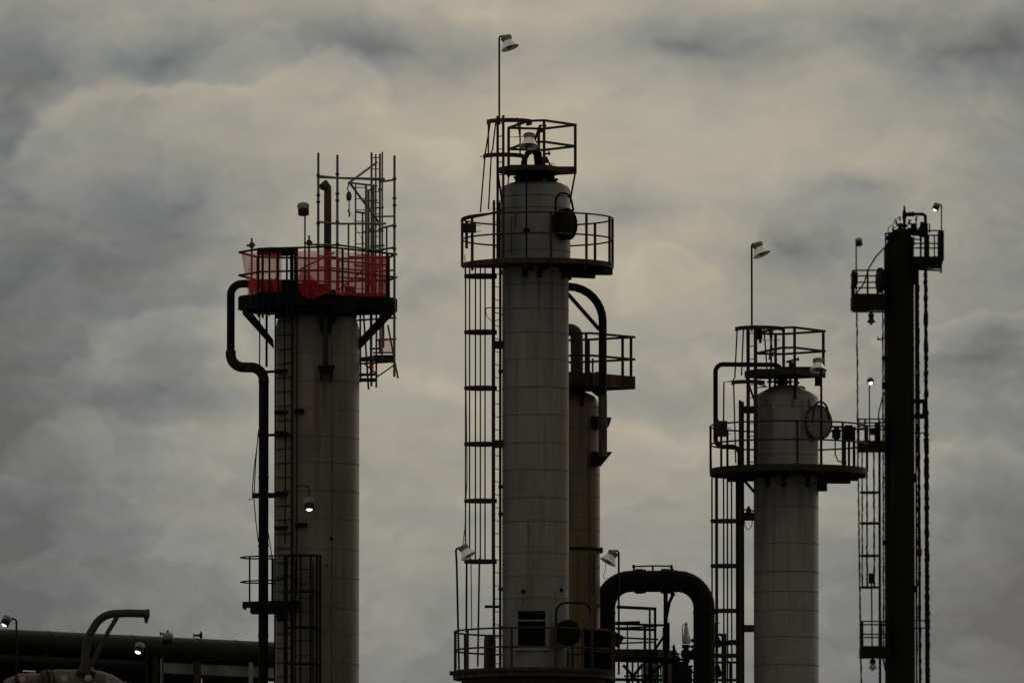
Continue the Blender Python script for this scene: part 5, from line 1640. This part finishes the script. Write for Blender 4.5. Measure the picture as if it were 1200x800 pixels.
dens = math_n(nt, 'MULTIPLY_ADD', nA, 0.30, 0.37 - 0.15 - 0.09 - 0.075)
dens = math_n(nt, 'MULTIPLY_ADD', nB, 0.18, dens)
dens = math_n(nt, 'MULTIPLY_ADD', nC, 0.15, dens)
# cloud masses and lens vignetting: bearing/height of the middle, half sizes, amount (+ thicker and darker, - thinner and brighter)
CLOUDS_AND_VIGNETTING = [
    # broad banks, part cloud, part lens vignetting put in as darker sky: left, right edge, low down
    (-150, 690, 330, 330, 0.66), (-150, 240, 230, 400, 0.36), (1340, 740, 330, 330, 0.58), (1340, 120, 270, 300, 0.40), (600, 1010, 1100, 300, 0.52),
    (190, 270, 170, 150, 0.24), (620, 150, 330, 260, -0.16), (900, 180, 300, 130, -0.14),
    # single masses
    (440, 60, 150, 42, 0.46), (190, 72, 90, 36, 0.30), (10, 130, 50, 110, 0.22), (50, 90, 40, 30, 0.15), (110, 330, 150, 60, 0.12), (20, 480, 80, 110, 0.16), (200, 460, 90, 50, 0.28),
    (820, 55, 115, 42, 0.46), (1040, 25, 80, 22, 0.24), (1150, 65, 100, 34, 0.50), (930, 295, 110, 55, 0.46), (1000, 222, 55, 20, 0.26), (720, 245, 80, 30, 0.30),
    (700, 20, 60, 60, -0.08), (560, 8, 60, 14, -0.2), (490, 340, 90, 50, 0.14), (1150, 420, 90, 50, 0.20), (540, 650, 80, 90, 0.08), (830, 130, 50, 14, 0.08),
    (760, 470, 90, 40, 0.10), (1060, 500, 90, 50, 0.08),
]
for (px, py, rx, ry, amt) in CLOUDS_AND_VIGNETTING:
    dens = math_n(nt, 'MULTIPLY_ADD', blob(warp1, px, py, rx * 2.1, ry * 2.1, 'QUADRATIC_SPHERE'), amt * 1.25, dens)
# billowing cloud tops: where these fields cross a threshold the lit rim of a cloud stands in front of the bank behind it
LAYERS = [
    [(388, 128, 92, 84), (300, 178, 110, 80), (225, 170, 90, 80), (125, 185, 120, 110), (470, 200, 90, 60)],
    [(250, 660, 300, 260), (110, 640, 170, 160), (330, 560, 170, 130), (205, 420, 130, 66), (470, 500, 130, 90), (770, 600, 130, 110), (700, 560, 110, 80),
     (1080, 650, 130, 140), (1160, 590, 110, 90), (980, 600, 80, 110), (1150, 395, 150, 40), (775, 345, 70, 75)],
]
AMT = (0.21, 0.15)
warp2u = vmath('ADD', warp2, (-0.05, 0.17, 0.0))
for k, L in enumerate(LAYERS):
    S = math_n(nt, 'MULTIPLY_ADD', nB, 0.46, -0.23)
    up = None
    for (px, py, rx, ry) in L:
        g0 = blob(warp2, px, py, rx, ry, 'SPHERICAL')
        g1 = blob(warp2u, px, py, rx, ry, 'SPHERICAL')
        S = math_n(nt, 'ADD', S, g0)
        dlt = math_n(nt, 'SUBTRACT', g0, g1)
        up = dlt if up is None else math_n(nt, 'ADD', up, dlt)
    lit = ramp(nt, math_n(nt, 'MULTIPLY_ADD', up, 1.0, 0.5), [(0.42, 0.0), (0.72, 1.0)])       # lit on the upper side only
    rim = ramp(nt, S, [(0.0, 0.0), (0.12, 0.0), (0.27, 1.0), (0.42, 0.7), (0.75, 0.3), (1.0, 0.15)])
    dens = math_n(nt, 'MULTIPLY_ADD', math_n(nt, 'MULTIPLY', rim, lit), -AMT[k], dens)
# smaller billows everywhere: relief of a cloud field lit from above, with torn crisp edges where it crosses a threshold
for (sx, sy, off, dl, k1, k2) in ((0.85, 1.35, (5.3, 2.9, 0), 0.10, 0.42, 0.06), (2.1, 3.0, (9.1, 6.6, 0), 0.045, 0.30, 0.02)):
    h0 = noise2(mapping(nt, warp2, (sx, sy, 1), off), 1.0, 5, 0.52)
    h1 = noise2(mapping(nt, warp2, (sx, sy, 1), (off[0] - 0.3 * dl, off[1] + sy * dl, 0)), 1.0, 5, 0.52)
    rel = math_n(nt, 'SUBTRACT', h1, h0)
    dens = math_n(nt, 'MULTIPLY_ADD', rel, k1, dens)
    edge = ramp(nt, h0, [(0.0, 0.0), (0.50, 0.0), (0.535, 1.0), (0.62, 0.4), (0.8, 0.0)])
    dens = math_n(nt, 'MULTIPLY_ADD', edge, -k2, dens)
dens = math_n(nt, 'ADD', dens, 0.035)


def lin(*c):
    return tuple(((x / 255 + 0.055) / 1.055) ** 2.4 for x in c)


SKY_STOPS = [(0.0, lin(181, 173, 154)), (0.2, lin(170, 163, 146)), (0.45, lin(148, 147, 139)), (0.65, lin(128, 130, 128)),
             (0.82, lin(110, 112, 114)), (1.0, lin(91, 93, 96))]
cloud = ramp(nt, dens, SKY_STOPS)
hue = ramp(nt, nC, [(0.35, (1.015, 0.998, 0.975)), (0.65, (0.985, 1.002, 1.02))])
cloud = mix_c(nt, 1.0, cloud, hue, 'MULTIPLY')
gain = math_n(nt, 'MULTIPLY', 1.0, 1.0 / STR)
cl = mix_c(nt, 1.0, cloud, gain, 'MULTIPLY')
fin = mix_c(nt, 0.975, sky.outputs[0], cl)
nt.links.new(fin, bg.inputs[0])

sd = bpy.data.lights.new('sun', 'SUN')
sd.energy = 0.5
sd.angle = R(25)
sd.color = (1.0, 0.93, 0.82)
so = bpy.data.objects.new('sun', sd)
col.objects.link(so)
sv = Vector((math.sin(SUN_AZ) * math.cos(SUN_EL), math.cos(SUN_AZ) * math.cos(SUN_EL), math.sin(SUN_EL)))
so.rotation_euler = (-sv).to_track_quat('-Z', 'Y').to_euler()
so.location = (0, 0, 80)

vs = scene.view_settings
vs.view_transform = 'Standard'
vs.look = 'None'
vs.exposure = 0
vs.gamma = 1
vs.use_curve_mapping = False
scene.cycles.max_bounces = 6
scene.cycles.transparent_max_bounces = 16
scene.cycles.use_denoising = True
